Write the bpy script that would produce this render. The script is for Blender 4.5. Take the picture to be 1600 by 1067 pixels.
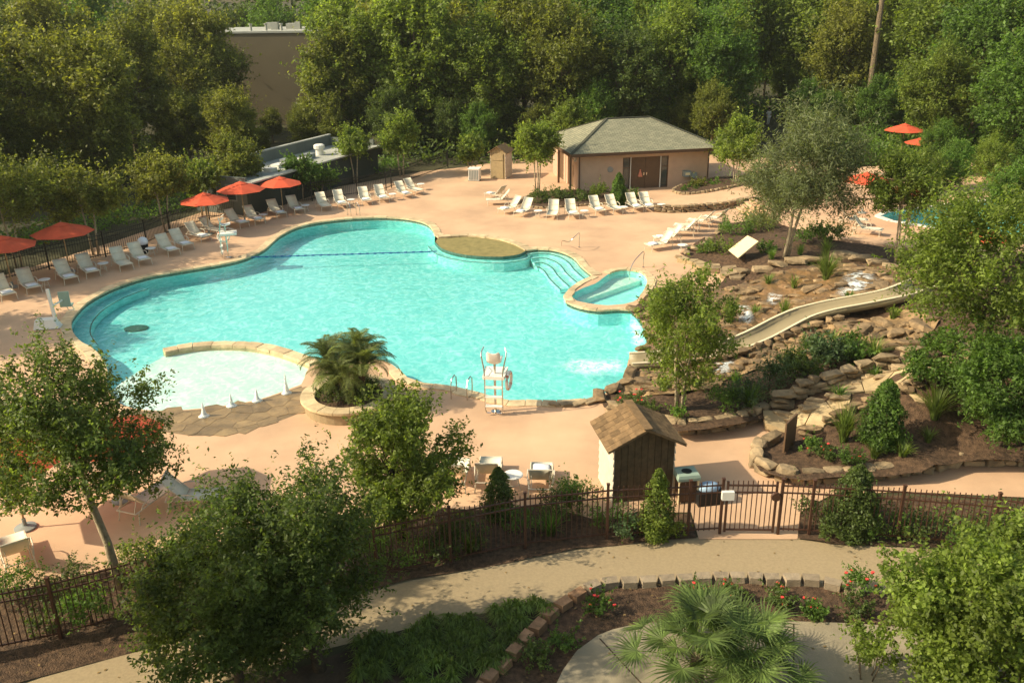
import bpy, bmesh, math, random
import numpy as np
from mathutils import Vector, Matrix
from mathutils.geometry import tessellate_polygon, delaunay_2d_cdt, convex_hull_2d
for o in list(bpy.data.objects): bpy.data.objects.remove(o)
SC = bpy.context.scene; COL = SC.collection
R = math.radians
# ------------------------------------------------------------------ camera, sky, sun, exposure
CAM_H, PITCH, FPX, ROLL = 13.6, R(21.3), 1400.0, R(.8)
fw = np.array([0, math.cos(PITCH), -math.sin(PITCH)]); u0 = np.array([0, math.sin(PITCH), math.cos(PITCH)]); r0 = np.array([1., 0, 0])
rt = r0*math.cos(ROLL)-u0*math.sin(ROLL); up = u0*math.cos(ROLL)+r0*math.sin(ROLL)
CP = np.array([0, 0, CAM_H])
cam = bpy.data.cameras.new('camera'); camo = bpy.data.objects.new('camera', cam); COL.objects.link(camo)
cam.sensor_width = 36; cam.lens = 36*FPX/1600; cam.clip_end = 3000
camo.matrix_world = Matrix(((rt[0], up[0], -fw[0], 0), (rt[1], up[1], -fw[1], 0), (rt[2], up[2], -fw[2], CAM_H), (0, 0, 0, 1)))
SC.camera = camo
SUN_EL, SUN_AZ = R(36), R(9)          # light travels along (cos az, sin az) on the ground
w = bpy.data.worlds.new('World'); SC.world = w; w.use_nodes = True
nt = w.node_tree; sk = nt.nodes.new('ShaderNodeTexSky'); sk.sky_type = 'NISHITA'; sk.sun_disc = False
sk.sun_elevation = SUN_EL; sk.sun_rotation = math.atan2(-math.cos(SUN_AZ), -math.sin(SUN_AZ)); sk.air_density = 1.3; sk.dust_density = 2.5
bgn = nt.nodes['Background']; wb_ = nt.nodes.new('ShaderNodeMix'); wb_.data_type = 'RGBA'; wb_.blend_type = 'MULTIPLY'; wb_.inputs[0].default_value = 1; wb_.inputs[7].default_value = (1, .94, .78, 1)   # the photograph's warm white balance
nt.links.new(sk.outputs[0], wb_.inputs[6]); nt.links.new(wb_.outputs[2], bgn.inputs[0]); bgn.inputs[1].default_value = 0.15
sl = bpy.data.lights.new('sun', 'SUN'); sl.energy = 4.3; sl.angle = R(.6); sl.color = (1, .885, .655)
so = bpy.data.objects.new('sun', sl); COL.objects.link(so)
sd = Vector((math.cos(SUN_AZ)*math.cos(SUN_EL), math.sin(SUN_AZ)*math.cos(SUN_EL), -math.sin(SUN_EL)))
so.rotation_euler = sd.to_track_quat('-Z', 'Y').to_euler(); so.location = (-30, -10, 40)
SC.view_settings.view_transform = 'Standard'; SC.view_settings.look = 'None'; SC.view_settings.exposure = .58; SC.view_settings.gamma = 1
SC.cycles.transparent_max_bounces = 12; SC.cycles.max_bounces = 6

# ------------------------------------------------------------------ helpers
def P(px, py, z=0.):
    d = fw*FPX+rt*(px-800)-up*(py-533.5); t = (z-CAM_H)/d[2]
    q = CP+d*t; return Vector((q[0], q[1], q[2]))
def PY(px, py, Y):
    d = fw*FPX+rt*(px-800)-up*(py-533.5); q = CP+d*(Y/d[1]); return Vector(q)
class MB:
    def __init__(s): s.v = []; s.f = []
    def add(s, vs, fs):
        n = len(s.v); s.v += [tuple(x) for x in vs]; s.f += [tuple(i+n for i in q) for q in fs]; return s
    def box(s, x0, x1, y0, y1, z0, z1, M=None):
        vs = [Vector((x, y, z)) for z in (z0, z1) for y in (y0, y1) for x in (x0, x1)]
        if M: vs = [M @ q for q in vs]
        return s.add(vs, [(0, 2, 3, 1), (4, 5, 7, 6), (0, 1, 5, 4), (2, 6, 7, 3), (0, 4, 6, 2), (1, 3, 7, 5)])
    def tube(s, pts, r, n=6, cap=True):
        pts = [Vector(p) for p in pts]; m = len(pts)
        rs = r if isinstance(r, (list, tuple)) else [r]*m
        vs = []; ref = Vector((.3, .2, 1)).normalized()
        for i, p in enumerate(pts):
            t = (pts[min(i+1, m-1)]-pts[max(i-1, 0)])
            t = t.normalized() if t.length > 1e-9 else Vector((0, 0, 1))
            if abs(t.dot(ref)) > .95: ref = Vector((1, .1, 0)).normalized()
            a = t.cross(ref).normalized(); b = t.cross(a)
            for k in range(n):
                th = 2*math.pi*k/n; vs.append(p+(a*math.cos(th)+b*math.sin(th))*rs[i])
        fs = [(i*n+k, i*n+(k+1) % n, (i+1)*n+(k+1) % n, (i+1)*n+k) for i in range(m-1) for k in range(n)]
        if cap: fs += [tuple(range(n))[::-1], tuple((m-1)*n+k for k in range(n))]
        return s.add(vs, fs)
    def bar(s, a, b, wx, wz):
        a = Vector(a); b = Vector(b); t = (b-a).normalized()
        ref = Vector((0, 0, 1)) if abs(t.z) < .95 else Vector((0, 1, 0))
        x = t.cross(ref).normalized()*wx/2; z = x.normalized().cross(t)*wz/2
        vs = [p+sx*x+sz*z for p in (a, b) for sz in (-1, 1) for sx in (-1, 1)]
        return s.add(vs, [(0, 2, 3, 1), (4, 5, 7, 6), (0, 1, 5, 4), (2, 6, 7, 3), (0, 4, 6, 2), (1, 3, 7, 5)])
    def prism(s, poly, z0, z1, top=None):
        n = len(poly); top = top or poly
        a = sum(poly[i][0]*poly[(i+1) % n][1]-poly[(i+1) % n][0]*poly[i][1] for i in range(n))
        if a < 0: poly = poly[::-1]; top = top[::-1]
        z1f = z1 if callable(z1) else (lambda x, y: z1)
        z0f = z0 if callable(z0) else (lambda x, y: z0)
        vs = [(p[0], p[1], z0f(p[0], p[1])) for p in poly]+[(p[0], p[1], z1f(p[0], p[1])) for p in top]
        tr = tessellate_polygon([[Vector((p[0], p[1], 0)) for p in poly]])
        fs = [(i, (i+1) % n, n+(i+1) % n, n+i) for i in range(n)]
        for t in tr:
            A, B, Cc = [Vector(poly[k][:2]) for k in t]
            if (B-A).cross(Cc-A) < 0: t = t[::-1]
            fs.append(tuple(n+k for k in t)); fs.append(tuple(t[::-1]))
        return s.add(vs, fs)
    def lathe(s, prof, n=12, c=(0, 0, 0)):
        vs = []
        for (r, z) in prof:
            for k in range(n):
                th = 2*math.pi*k/n; vs.append((c[0]+r*math.cos(th), c[1]+r*math.sin(th), c[2]+z))
        m = len(prof); fs = [(i*n+k, i*n+(k+1) % n, (i+1)*n+(k+1) % n, (i+1)*n+k) for i in range(m-1) for k in range(n)]
        fs += [tuple(range(n))[::-1], tuple((m-1)*n+k for k in range(n))]
        return s.add(vs, fs)
    def mesh(s, name, mat, smooth=False):
        me = bpy.data.meshes.new(name); me.from_pydata(s.v, [], s.f)
        if mat: me.materials.append(M[mat] if isinstance(mat, str) else mat)
        if smooth: me.polygons.foreach_set('use_smooth', [True]*len(me.polygons))
        me.update(); return me
    def build(s, name, mat, parent=None, smooth=False):
        return link(name, s.mesh(name, mat, smooth), parent)
def link(name, me, parent=None, loc=None, rz=None):
    o = bpy.data.objects.new(name, me); COL.objects.link(o)
    if parent: o.parent = parent
    if loc is not None: o.location = loc
    if rz is not None: o.rotation_euler.z = rz
    return o
def tag(o, label, cat, group=None):
    o['label'] = label; o['category'] = cat
    if group: o['group'] = group
    return o
def kind(o, k='structure'): o['kind'] = k; return o
def thing(name, label, cat, loc=(0, 0, 0), rz=0, group=None):
    o = bpy.data.objects.new(name, None); COL.objects.link(o); o.empty_display_size = .2
    o.location = loc; o.rotation_euler = (0, 0, rz); return tag(o, label, cat, group)
KIDS = {}
def dup(root, loc, rz=0, label=None, group=None, scale=None):
    if root.name not in KIDS:
        ks = [o for o in COL.objects if o.parent == root]
        KIDS[root.name] = [(k, [g for g in COL.objects if g.parent == k]) for k in ks]
    r = root.copy(); COL.objects.link(r); r.location = loc; r.rotation_euler = (0, 0, rz)
    if scale: r.scale = scale if isinstance(scale, (tuple, list)) else (scale,)*3
    if label: r['label'] = label
    if group: r['group'] = group
    for k, gs in KIDS[root.name]:
        c = k.copy(); COL.objects.link(c); c.parent = r
        for g in gs:
            d = g.copy(); COL.objects.link(d); d.parent = c
    return r
ORD = ['first', 'second', 'third', 'fourth', 'fifth', 'sixth', 'seventh', 'eighth', 'ninth', 'tenth', 'eleventh', 'twelfth', 'thirteenth', 'fourteenth', 'fifteenth', 'sixteenth', 'seventeenth', 'eighteenth', 'nineteenth', 'twentieth', 'twenty-first', 'twenty-second', 'twenty-third', 'twenty-fourth']

def catmull(pts, step=.5, closed=False):
    pts = [Vector(p) for p in pts]; n = len(pts); out = []
    rng_ = range(n if closed else n-1)
    for i in rng_:
        if closed: p0, p1, p2, p3 = pts[i-1], pts[i], pts[(i+1) % n], pts[(i+2) % n]
        else: p0, p1, p2, p3 = pts[max(i-1, 0)], pts[i], pts[i+1], pts[min(i+2, n-1)]
        k = max(1, int((p2-p1).length/step))
        for j in range(k):
            t = j/k
            out.append(.5*((2*p1)+(p2-p0)*t+(2*p0-5*p1+4*p2-p3)*t*t+(3*p1-p0-3*p2+p3)*t**3))
    if not closed: out.append(pts[-1].copy())
    return out
def resample(pts, step):
    out = [pts[0].copy()]; acc = 0
    for a, b in zip(pts, pts[1:]):
        L = (b-a).length
        while acc+L >= step:
            t = (step-acc)/L; a = a.lerp(b, t); out.append(a.copy()); L = (b-a).length; acc = 0
        acc += L
    return out
def inside(p, poly):
    x, y = p[0], p[1]; c = False; n = len(poly)
    for i in range(n):
        x1, y1 = poly[i][0], poly[i][1]; x2, y2 = poly[i-1][0], poly[i-1][1]
        if (y1 > y) != (y2 > y) and x < (x2-x1)*(y-y1)/(y2-y1)+x1: c = not c
    return c
def offset(pts, d, closed=True):
    n = len(pts); out = []
    for i in range(n):
        a = pts[i-1] if (closed or i > 0) else pts[i]; b = pts[(i+1) % n] if (closed or i < n-1) else pts[i]
        t = Vector((b[0]-a[0], b[1]-a[1])); t.normalize()
        out.append(Vector((pts[i][0]-t.y*d, pts[i][1]+t.x*d, pts[i][2] if len(pts[i]) > 2 else 0)))
    return out
def sheet(outer, holes, z, mat, name):
    loops = [[Vector((p[0], p[1], 0)) for p in outer]]+[[Vector((p[0], p[1], 0)) for p in h] for h in holes]
    tr = tessellate_polygon(loops); vs = [q for l in loops for q in l]
    mb = MB(); fs = []
    for t in tr:
        A, B, Cc = [vs[k].to_2d() for k in t]
        fs.append(tuple(t) if (B-A).cross(Cc-A) > 0 else tuple(t[::-1]))
    mb.add([(q.x, q.y, z) for q in vs], fs)
    return kind(mb.build(name, mat))
def drape(poly, zf, mat, name, step=.35, smooth=True, jit=.0, parent=None, seed=1):
    poly = [Vector((p[0], p[1])) for p in poly]; rr = random.Random(seed)
    x0 = min(p.x for p in poly); x1 = max(p.x for p in poly); y0 = min(p.y for p in poly); y1 = max(p.y for p in poly)
    b = []
    for i in range(len(poly)):
        a, c = poly[i], poly[(i+1) % len(poly)]; k = max(1, int((c-a).length/step))
        b += [a.lerp(c, j/k) for j in range(k)]
    n = len(b); vs = list(b)
    for i in range(int((x1-x0)/step)+1):
        for j in range(int((y1-y0)/step)+1):
            q = Vector((x0+(i+.5*(j % 2)+rr.uniform(-.2, .2))*step, y0+(j+rr.uniform(-.2, .2))*step))
            if inside(q, poly) and min((q-e).length_squared for e in b) > (step*.4)**2: vs.append(q)
    ov, oe, of, *_ = delaunay_2d_cdt(vs, [(i, (i+1) % n) for i in range(n)], [list(range(n))], 1, 1e-5)
    mb = MB(); fs = []
    for t in of:
        A, B, Cc = [ov[k] for k in t[:3]]
        fs.append(tuple(t) if (B-A).cross(Cc-A) > 0 else tuple(t[::-1]))
    mb.add([(q.x, q.y, zf(q.x, q.y)+rr.uniform(-jit, jit)) for q in ov], fs)
    return mb.build(name, mat, parent, smooth)
def clip(poly, p, n):
    out = []
    for i in range(len(poly)):
        a, b = poly[i-1], poly[i]; da = (a-p).dot(n); db = (b-p).dot(n)
        if da <= 0: out.append(a)
        if (da <= 0) != (db <= 0): out.append(a.lerp(b, da/(da-db)))
    return out
def cells(poly, spacing, seed, gap=.02, aspect=1.0, ang=0.):
    rr = random.Random(seed); poly = [Vector((p[0], p[1])) for p in poly]
    x0 = min(p.x for p in poly); x1 = max(p.x for p in poly); y0 = min(p.y for p in poly); y1 = max(p.y for p in poly)
    pts = []; c0 = Vector(((x0+x1)/2, (y0+y1)/2)); rad = max(x1-x0, y1-y0)*.75
    ni = int(2*rad/(spacing*aspect))+1; nj = int(2*rad/spacing)+1; ca, sa = math.cos(ang), math.sin(ang)
    for i in range(ni):
        for j in range(nj):
            lx = -rad+(i+.5*(j % 2)+rr.uniform(-.5, .5))*spacing*aspect; ly = -rad+(j+rr.uniform(-.46, .46))*spacing
            pts.append(c0+Vector((lx*ca-ly*sa, lx*sa+ly*ca)))
    out = []
    for p in pts:
        if not inside(p, poly): continue
        s = spacing*2*aspect; c = [p+Vector(q) for q in ((-s, -s), (s, -s), (s, s), (-s, s))]
        for q in pts:
            if q is p or (q-p).length > s*1.6: continue
            d = (q-p); c = clip(c, p+d*.5-d.normalized()*gap, d)
            if len(c) < 3: break
        if len(c) >= 3: out.append((p, c))
    return out

# ------------------------------------------------------------------ materials
M = {}
def mat(name, col, rough=.8, var=0., vscale=3., bump=0., bscale=20., metal=0., spec=.3, col2=None, island=0., trans=0., detail=4, objvar=0.):
    m = bpy.data.materials.new(name); m.use_nodes = True; t = m.node_tree; N = t.nodes; L = t.links
    b = N['Principled BSDF']; b.inputs['Roughness'].default_value = rough; b.inputs['Metallic'].default_value = metal
    b.inputs['Specular IOR Level'].default_value = spec; b.inputs['Base Color'].default_value = (*col, 1)
    src = None; tc = N.new('ShaderNodeTexCoord'); geo = N.new('ShaderNodeNewGeometry')
    if var or col2:
        nz = N.new('ShaderNodeTexNoise'); nz.inputs['Scale'].default_value = vscale; nz.inputs['Detail'].default_value = detail; nz.inputs['Roughness'].default_value = .6
        L.new(geo.outputs['Position'], nz.inputs['Vector'])
        r = N.new('ShaderNodeValToRGB'); c2 = col2 or tuple(c*(1-var) for c in col); c1 = col if col2 else tuple(min(1, c*(1+var)) for c in col)
        r.color_ramp.elements[0].position = .32; r.color_ramp.elements[1].position = .68
        r.color_ramp.elements[0].color = (*c2, 1); r.color_ramp.elements[1].color = (*c1, 1)
        L.new(nz.outputs['Fac'], r.inputs['Fac']); src = r.outputs['Color']
    def mulrnd(src, out, amt):
        mr = N.new('ShaderNodeMapRange'); mr.inputs['To Min'].default_value = 1-amt; mr.inputs['To Max'].default_value = 1+amt
        L.new(out, mr.inputs['Value'])
        mx = N.new('ShaderNodeMix'); mx.data_type = 'RGBA'; mx.blend_type = 'MULTIPLY'; mx.inputs[0].default_value = 1
        if src: L.new(src, mx.inputs[6])
        else: mx.inputs[6].default_value = (*col, 1)
        L.new(mr.outputs[0], mx.inputs[7]); return mx.outputs[2]
    if island: src = mulrnd(src, geo.outputs['Random Per Island'], island)
    if objvar:
        oi = N.new('ShaderNodeObjectInfo'); src = mulrnd(src, oi.outputs['Random'], objvar)
    if src: L.new(src, b.inputs['Base Color'])
    if bump:
        bn = N.new('ShaderNodeTexNoise'); bn.inputs['Scale'].default_value = bscale; bn.inputs['Detail'].default_value = 5
        L.new(geo.outputs['Position'], bn.inputs['Vector'])
        bp = N.new('ShaderNodeBump'); bp.inputs['Strength'].default_value = bump; bp.inputs['Distance'].default_value = .05
        L.new(bn.outputs['Fac'], bp.inputs['Height']); L.new(bp.outputs[0], b.inputs['Normal'])
    if trans:
        tr = N.new('ShaderNodeBsdfTranslucent'); ms = N.new('ShaderNodeMixShader'); ms.inputs[0].default_value = trans
        tm = N.new('ShaderNodeMix'); tm.data_type = 'RGBA'; tm.blend_type = 'MULTIPLY'; tm.inputs[0].default_value = 1; tm.inputs[7].default_value = (1.7, 1.7, .75, 1)
        if src: L.new(src, tm.inputs[6])
        else: tm.inputs[6].default_value = (*col, 1)
        L.new(tm.outputs[2], tr.inputs['Color'])
        L.new(b.outputs[0], ms.inputs[1]); L.new(tr.outputs[0], ms.inputs[2]); L.new(ms.outputs[0], N['Material Output'].inputs['Surface'])
    M[name] = m; return m
mat('soil', (.075, .05, .03), .95, .5, 1.5, .6, 12)
mat('forest_floor', (.06, .055, .025), .95, .5, .4, .5, 6)
mat('mulch', (.085, .05, .028), .95, .55, 7, .9, 25)
mat('deck', (.56, .358, .218), .85, .17, .3, .12, 30, detail=8)
mat('path', (.33, .25, .145), .9, .1, 14, .2, 60)
mat('concrete', (.27, .225, .15), .85, .16, 1.2, .2, 30)
mat('flagstone', (.40, .295, .16), .8, .25, 2.2, .4, 14, objvar=.22)
mat('flagstone_wet', (.24, .16, .072), .35, .3, 2.0, .3, 12, spec=.5, objvar=.25)
mat('coping', (.55, .42, .25), .8, .2, 2.5, .3, 14, objvar=.18)
mat('rock', (.20, .135, .072), .85, .5, 2.4, .8, 6, objvar=.3)
mat('rock_pale', (.27, .195, .112), .85, .4, 2.2, .8, 7, objvar=.25)
mat('rock_terrain', (.24, .155, .075), .7, .55, 2.2, 1., 5)
mat('rock_wet', (.24, .135, .055), .35, .6, 2.0, 1., 6, spec=.5, col2=(.11, .07, .035))
mat('pool_step', (.42, .78, .74), .7, .03, .5)
mat('pool_plaster', (.32, .75, .72), .7, .03, .5)
mat('pool_white', (.66, .76, .66), .7, .03, .7)
mat('tile_band', (.06, .13, .10), .35, .4, 10)
mat('wading_plaster', (.70, .79, .73), .7, .03, .7)
mat('dry_leaf', (.20, .13, .05), .9, island=.5)
mat('island', (.29, .235, .09), .85, .4, 2.5, .6, 14, col2=(.19, .16, .06))
mat('white', (.78, .74, .66), .5, .04, 4)
mat('sling', (.66, .60, .45), .8, .05, 10)
mat('frame_metal', (.62, .55, .42), .45, metal=0)
mat('steel', (.62, .6, .55), .22, metal=1.)
mat('towel', (.78, .78, .80), .95, .06, 20, .3, 60)
mat('canvas', (.54, .085, .036), .9, .16, 1.6, objvar=.1)
mat('wood_pole', (.38, .25, .12), .6, .2, 6)
mat('fence_metal', (.075, .034, .02), .5)
mat('fence_dark', (.02, .018, .014), .5)
mat('shed_wood', (.10, .066, .032), .85, .3, 5, .3, 40, objvar=.12)
mat('shed_paint', (.58, .50, .38), .8, .1, 5, objvar=.06)
mat('shed_tan', (.34, .25, .13), .8, .12, 5, objvar=.08)
mat('shingle', (.185, .115, .055), .9, .22, 9, .4, 60, objvar=.28)
mat('plaster_wall', (.52, .35, .24), .9, .07, 1.2, .15, 40)
mat('brown_door', (.13, .075, .04), .6, .1, 3)
mat('brown_trim', (.10, .055, .03), .6)
mat('dark', (.012, .012, .012), .6)
mat('bark', (.16, .12, .075), .95, .4, 8, .8, 18)
mat('bark_pale', (.36, .29, .19), .9, .3, 8, .6, 20)
mat('bark_dark', (.07, .05, .03), .95, .4, 8, .8, 18)
mat('grey_metal', (.25, .27, .25), .6, .15, 1)
mat('grey_wall', (.13, .145, .125), .8, .12, .8)
mat('grey_roof', (.36, .36, .31), .9, .15, .6)
mat('grey_front_shaded', (.035, .045, .038), .8, .1, .8)  # darker than the other walls, the front's shade is put into the colour
mat('brown_wall', (.15, .12, .072), .9, .06, .4, .2, 8)
mat('skin', (.42, .25, .16), .6)
mat('cloth_white', (.75, .72, .66), .9)
mat('cloth_tan', (.45, .38, .26), .9)
mat('hair', (.03, .02, .015), .7)
mat('slide', (.27, .22, .13), .5, .1, .8, spec=.4)
mat('slide_rim', (.62, .53, .36), .5)
mat('sign_tan', (.78, .62, .36), .7, .05, 6)
mat('pink', (.62, .22, .13), .7)
mat('red_flower', (.65, .06, .05), .7, island=.4)
mat('rope_blue', (.02, .10, .26), .6)
mat('green_box', (.28, .36, .29), .6)
mat('blue_bag', (.35, .48, .62), .6, .1, 8)
mat('edging_warm', (.30, .17, .09), .9, .25, 6, .5, 30, objvar=.15)
mat('edging_grey', (.29, .225, .15), .9, .2, 6, .5, 30, objvar=.12)
mat('plaque', (.30, .28, .25), .6)
for n, c, tr in (('leaf_olive', (.150, .168, .032), .5), ('leaf_green', (.102, .175, .030), .5), ('leaf_dark', (.085, .122, .028), .46), ('leaf_bright', (.155, .205, .034), .5),
                 ('leaf_grey', (.150, .175, .075), .42), ('leaf_near', (.110, .152, .034), .52), ('leaf_yellow', (.18, .19, .034), .48), ('leaf_grass', (.135, .185, .036), .42), ('leaf_palm', (.135, .165, .046), .4), ('leaf_fan', (.118, .168, .042), .42), ('leaf_blue', (.070, .110, .040), .36)):
    mat(n, c, .55, .3, .9, island=.45, trans=tr, spec=.35, objvar=.12, detail=2)
def glass_pane():
    m = mat('pane', (.05, .06, .055), .08, spec=.7); return m
glass_pane()
def shingle_roof():
    m = mat('roof_shingle', (.17, .165, .105), .9); t = m.node_tree; N = t.nodes; L = t.links
    tc = N.new('ShaderNodeTexCoord'); br = N.new('ShaderNodeTexBrick'); mp = N.new('ShaderNodeMapping')
    L.new(tc.outputs['UV'], mp.inputs[0]); L.new(mp.outputs[0], br.inputs['Vector'])
    br.inputs['Scale'].default_value = 1; br.inputs['Brick Width'].default_value = .38; br.inputs['Row Height'].default_value = .17; br.inputs['Mortar Size'].default_value = .012
    br.inputs['Color1'].default_value = (.31, .29, .19, 1); br.inputs['Color2'].default_value = (.21, .205, .135, 1); br.inputs['Mortar'].default_value = (.06, .06, .04, 1); br.inputs['Bias'].default_value = .1
    L.new(br.outputs['Color'], N['Principled BSDF'].inputs['Base Color'])
    bp = N.new('ShaderNodeBump'); bp.inputs['Strength'].default_value = .6; bp.inputs['Distance'].default_value = .03; bp.invert = True
    L.new(br.outputs['Fac'], bp.inputs['Height']); L.new(bp.outputs[0], N['Principled BSDF'].inputs['Normal'])
shingle_roof()
def water_mat(name, lo, hi, scale=1.5, bump=.25, gl=1.0):
    m = bpy.data.materials.new(name); m.use_nodes = True; t = m.node_tree; N = t.nodes; L = t.links; N.remove(N['Principled BSDF'])
    geo = N.new('ShaderNodeNewGeometry')
    nz = N.new('ShaderNodeTexNoise'); nz.inputs['Scale'].default_value = .9; nz.inputs['Detail'].default_value = 3; L.new(geo.outputs['Position'], nz.inputs['Vector'])
    ad = N.new('ShaderNodeVectorMath'); ad.operation = 'MULTIPLY_ADD'; ad.inputs[1].default_value = (1.1, 1.1, 0); L.new(nz.outputs['Color'], ad.inputs[0]); L.new(geo.outputs['Position'], ad.inputs[2])
    sc = N.new('ShaderNodeVectorMath'); sc.operation = 'MULTIPLY'; sc.inputs[1].default_value = (1, .75, 0); L.new(ad.outputs[0], sc.inputs[0])
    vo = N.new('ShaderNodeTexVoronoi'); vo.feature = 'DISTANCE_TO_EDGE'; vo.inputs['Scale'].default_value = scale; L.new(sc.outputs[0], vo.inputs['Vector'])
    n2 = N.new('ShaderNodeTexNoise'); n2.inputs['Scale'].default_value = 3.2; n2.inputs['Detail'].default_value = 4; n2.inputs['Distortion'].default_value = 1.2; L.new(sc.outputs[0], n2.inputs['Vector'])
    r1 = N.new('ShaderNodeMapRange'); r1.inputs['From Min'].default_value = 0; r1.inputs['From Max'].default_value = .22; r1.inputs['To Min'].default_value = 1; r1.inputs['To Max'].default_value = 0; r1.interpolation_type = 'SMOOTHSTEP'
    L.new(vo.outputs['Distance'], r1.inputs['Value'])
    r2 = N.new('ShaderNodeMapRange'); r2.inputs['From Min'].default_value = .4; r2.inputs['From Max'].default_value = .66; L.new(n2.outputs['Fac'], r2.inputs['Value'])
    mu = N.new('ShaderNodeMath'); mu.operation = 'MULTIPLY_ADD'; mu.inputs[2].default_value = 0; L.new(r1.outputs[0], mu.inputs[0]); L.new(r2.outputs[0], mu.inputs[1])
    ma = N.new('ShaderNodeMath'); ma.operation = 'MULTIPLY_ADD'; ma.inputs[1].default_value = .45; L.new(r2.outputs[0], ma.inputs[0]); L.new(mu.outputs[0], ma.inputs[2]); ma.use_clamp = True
    cm = N.new('ShaderNodeMix'); cm.data_type = 'RGBA'; cm.inputs[6].default_value = (*lo, 1); cm.inputs[7].default_value = (*hi, 1); L.new(ma.outputs[0], cm.inputs[0])  # painted caustics: bright net and darker gaps set in the see-through tint
    tb = N.new('ShaderNodeBsdfTransparent'); L.new(cm.outputs[2], tb.inputs[0])
    gb = N.new('ShaderNodeBsdfGlossy'); gb.inputs['Roughness'].default_value = .06; gb.inputs['Color'].default_value = (gl, gl, gl, 1)
    n3 = N.new('ShaderNodeTexNoise'); n3.inputs['Scale'].default_value = 2.3; n3.inputs['Detail'].default_value = 4; L.new(sc.outputs[0], n3.inputs['Vector'])
    bp = N.new('ShaderNodeBump'); bp.inputs['Strength'].default_value = bump; bp.inputs['Distance'].default_value = .12; L.new(n3.outputs['Fac'], bp.inputs['Height'])
    L.new(bp.outputs[0], gb.inputs['Normal'])
    dt = N.new('ShaderNodeVectorMath'); dt.operation = 'DOT_PRODUCT'; L.new(geo.outputs['Incoming'], dt.inputs[0]); L.new(bp.outputs[0], dt.inputs[1])
    def mth(op, x, v1=None, v2=None, clampv=False):
        q = N.new('ShaderNodeMath'); q.operation = op; L.new(x, q.inputs[0]); q.use_clamp = clampv
        if v1 is not None: q.inputs[1].default_value = v1
        if v2 is not None: q.inputs[2].default_value = v2
        return q.outputs[0]
    sch = mth('MULTIPLY_ADD', mth('POWER', mth('MULTIPLY_ADD', mth('ABSOLUTE', dt.outputs['Value']), -1., 1., True), 5.), .98, .02, True)
    class fr: outputs = [sch]
    ms = N.new('ShaderNodeMixShader'); L.new(fr.outputs[0], ms.inputs[0]); L.new(tb.outputs[0], ms.inputs[1]); L.new(gb.outputs[0], ms.inputs[2]); L.new(ms.outputs[0], N['Material Output'].inputs['Surface'])
    M[name] = m
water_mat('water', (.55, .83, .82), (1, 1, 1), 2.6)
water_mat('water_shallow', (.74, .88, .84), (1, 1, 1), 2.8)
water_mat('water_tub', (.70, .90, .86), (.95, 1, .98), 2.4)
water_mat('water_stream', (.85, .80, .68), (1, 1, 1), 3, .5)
def foam_mat(name, lo, hi, sc, op=.85):
    m = bpy.data.materials.new(name); m.use_nodes = True; t = m.node_tree; N = t.nodes; L = t.links
    b = N['Principled BSDF']; b.inputs['Base Color'].default_value = (.85, .9, .88, 1); b.inputs['Roughness'].default_value = .6
    geo = N.new('ShaderNodeNewGeometry'); nz = N.new('ShaderNodeTexNoise'); nz.inputs['Scale'].default_value = sc; nz.inputs['Detail'].default_value = 6; nz.inputs['Distortion'].default_value = .8
    L.new(geo.outputs['Position'], nz.inputs['Vector'])
    at = N.new('ShaderNodeAttribute'); at.attribute_name = 'fade'
    mr = N.new('ShaderNodeMapRange'); mr.inputs['From Min'].default_value = lo; mr.inputs['From Max'].default_value = hi; mr.inputs['To Max'].default_value = op; L.new(nz.outputs['Fac'], mr.inputs['Value'])
    mu = N.new('ShaderNodeMath'); mu.operation = 'MULTIPLY'; L.new(mr.outputs[0], mu.inputs[0]); L.new(at.outputs['Fac'], mu.inputs[1])
    L.new(mu.outputs[0], b.inputs['Alpha']); M[name] = m
foam_mat('foam', .36, .62, 3.5)
foam_mat('jet', .2, .5, 9, .8)
# ================================================================== THE SETTING
def W(lst, z=0.): return [P(a[0], a[1], a[2] if len(a) > 2 else z) for a in lst]
WL = -.09
left_back = [(110,503),(118,490),(135,473),(160,458),(185,447),(230,433),(280,424),(330,416),(370,408),(395,399),(415,388),(428,376),(440,367),(462,356),(490,349),(525,344),(565,341),(605,340),(640,343),(665,349),(676,358),(680,367)]
isl_front = [(679,377),(690,388),(715,396),(745,400),(785,401),(812,397),(822,392)]
isl_back = [(684,371),(702,370),(740,369),(780,374),(808,383),(822,391)]
bay = [(822,391),(840,389),(862,390),(885,396),(900,405),(908,415),(918,424),(927,431)]
tub_side = [(905,442),(888,455),(882,463),(886,472),(905,480),(935,485),(965,483),(985,484)]
rocks_side = [(998,497),(1008,515),(1010,535),(1000,548),(986,556),(980,570),(984,588),(974,600),(955,610),(935,618)]
near_edge = [(910,625),(880,628),(850,627),(820,626),(798,627),(780,625),(745,614),(715,607),(690,603),(660,600),(635,592),(622,577)]
planter_edge = [(600,563),(560,560),(520,563),(492,568),(478,582),(471,600)]
beach_edge = [(440,612),(400,625),(340,635),(270,641),(225,640),(190,632)]
left_low = [(172,615),(167,600),(167,585),(163,570),(155,557),(140,543),(125,535),(112,520)]
sm = lambda l, st=.45: catmull(W(l), st)
LB_, IF_, IB_, BAY_ = sm(left_back), sm(isl_front), sm(isl_back), sm(bay)
REST_ = sm([(927,431)]+tub_side+rocks_side+near_edge+planter_edge+beach_edge+left_low)
def join(*ls):
    out = []
    for l in ls:
        for p in l:
            if not out or (p-out[-1]).length > .06: out.append(p)
    if (out[0]-out[-1]).length < .06: out.pop()
    return out
MAIN = join(LB_, IF_, BAY_, REST_)
HOLE = join(LB_, IB_, BAY_, REST_)
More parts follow.
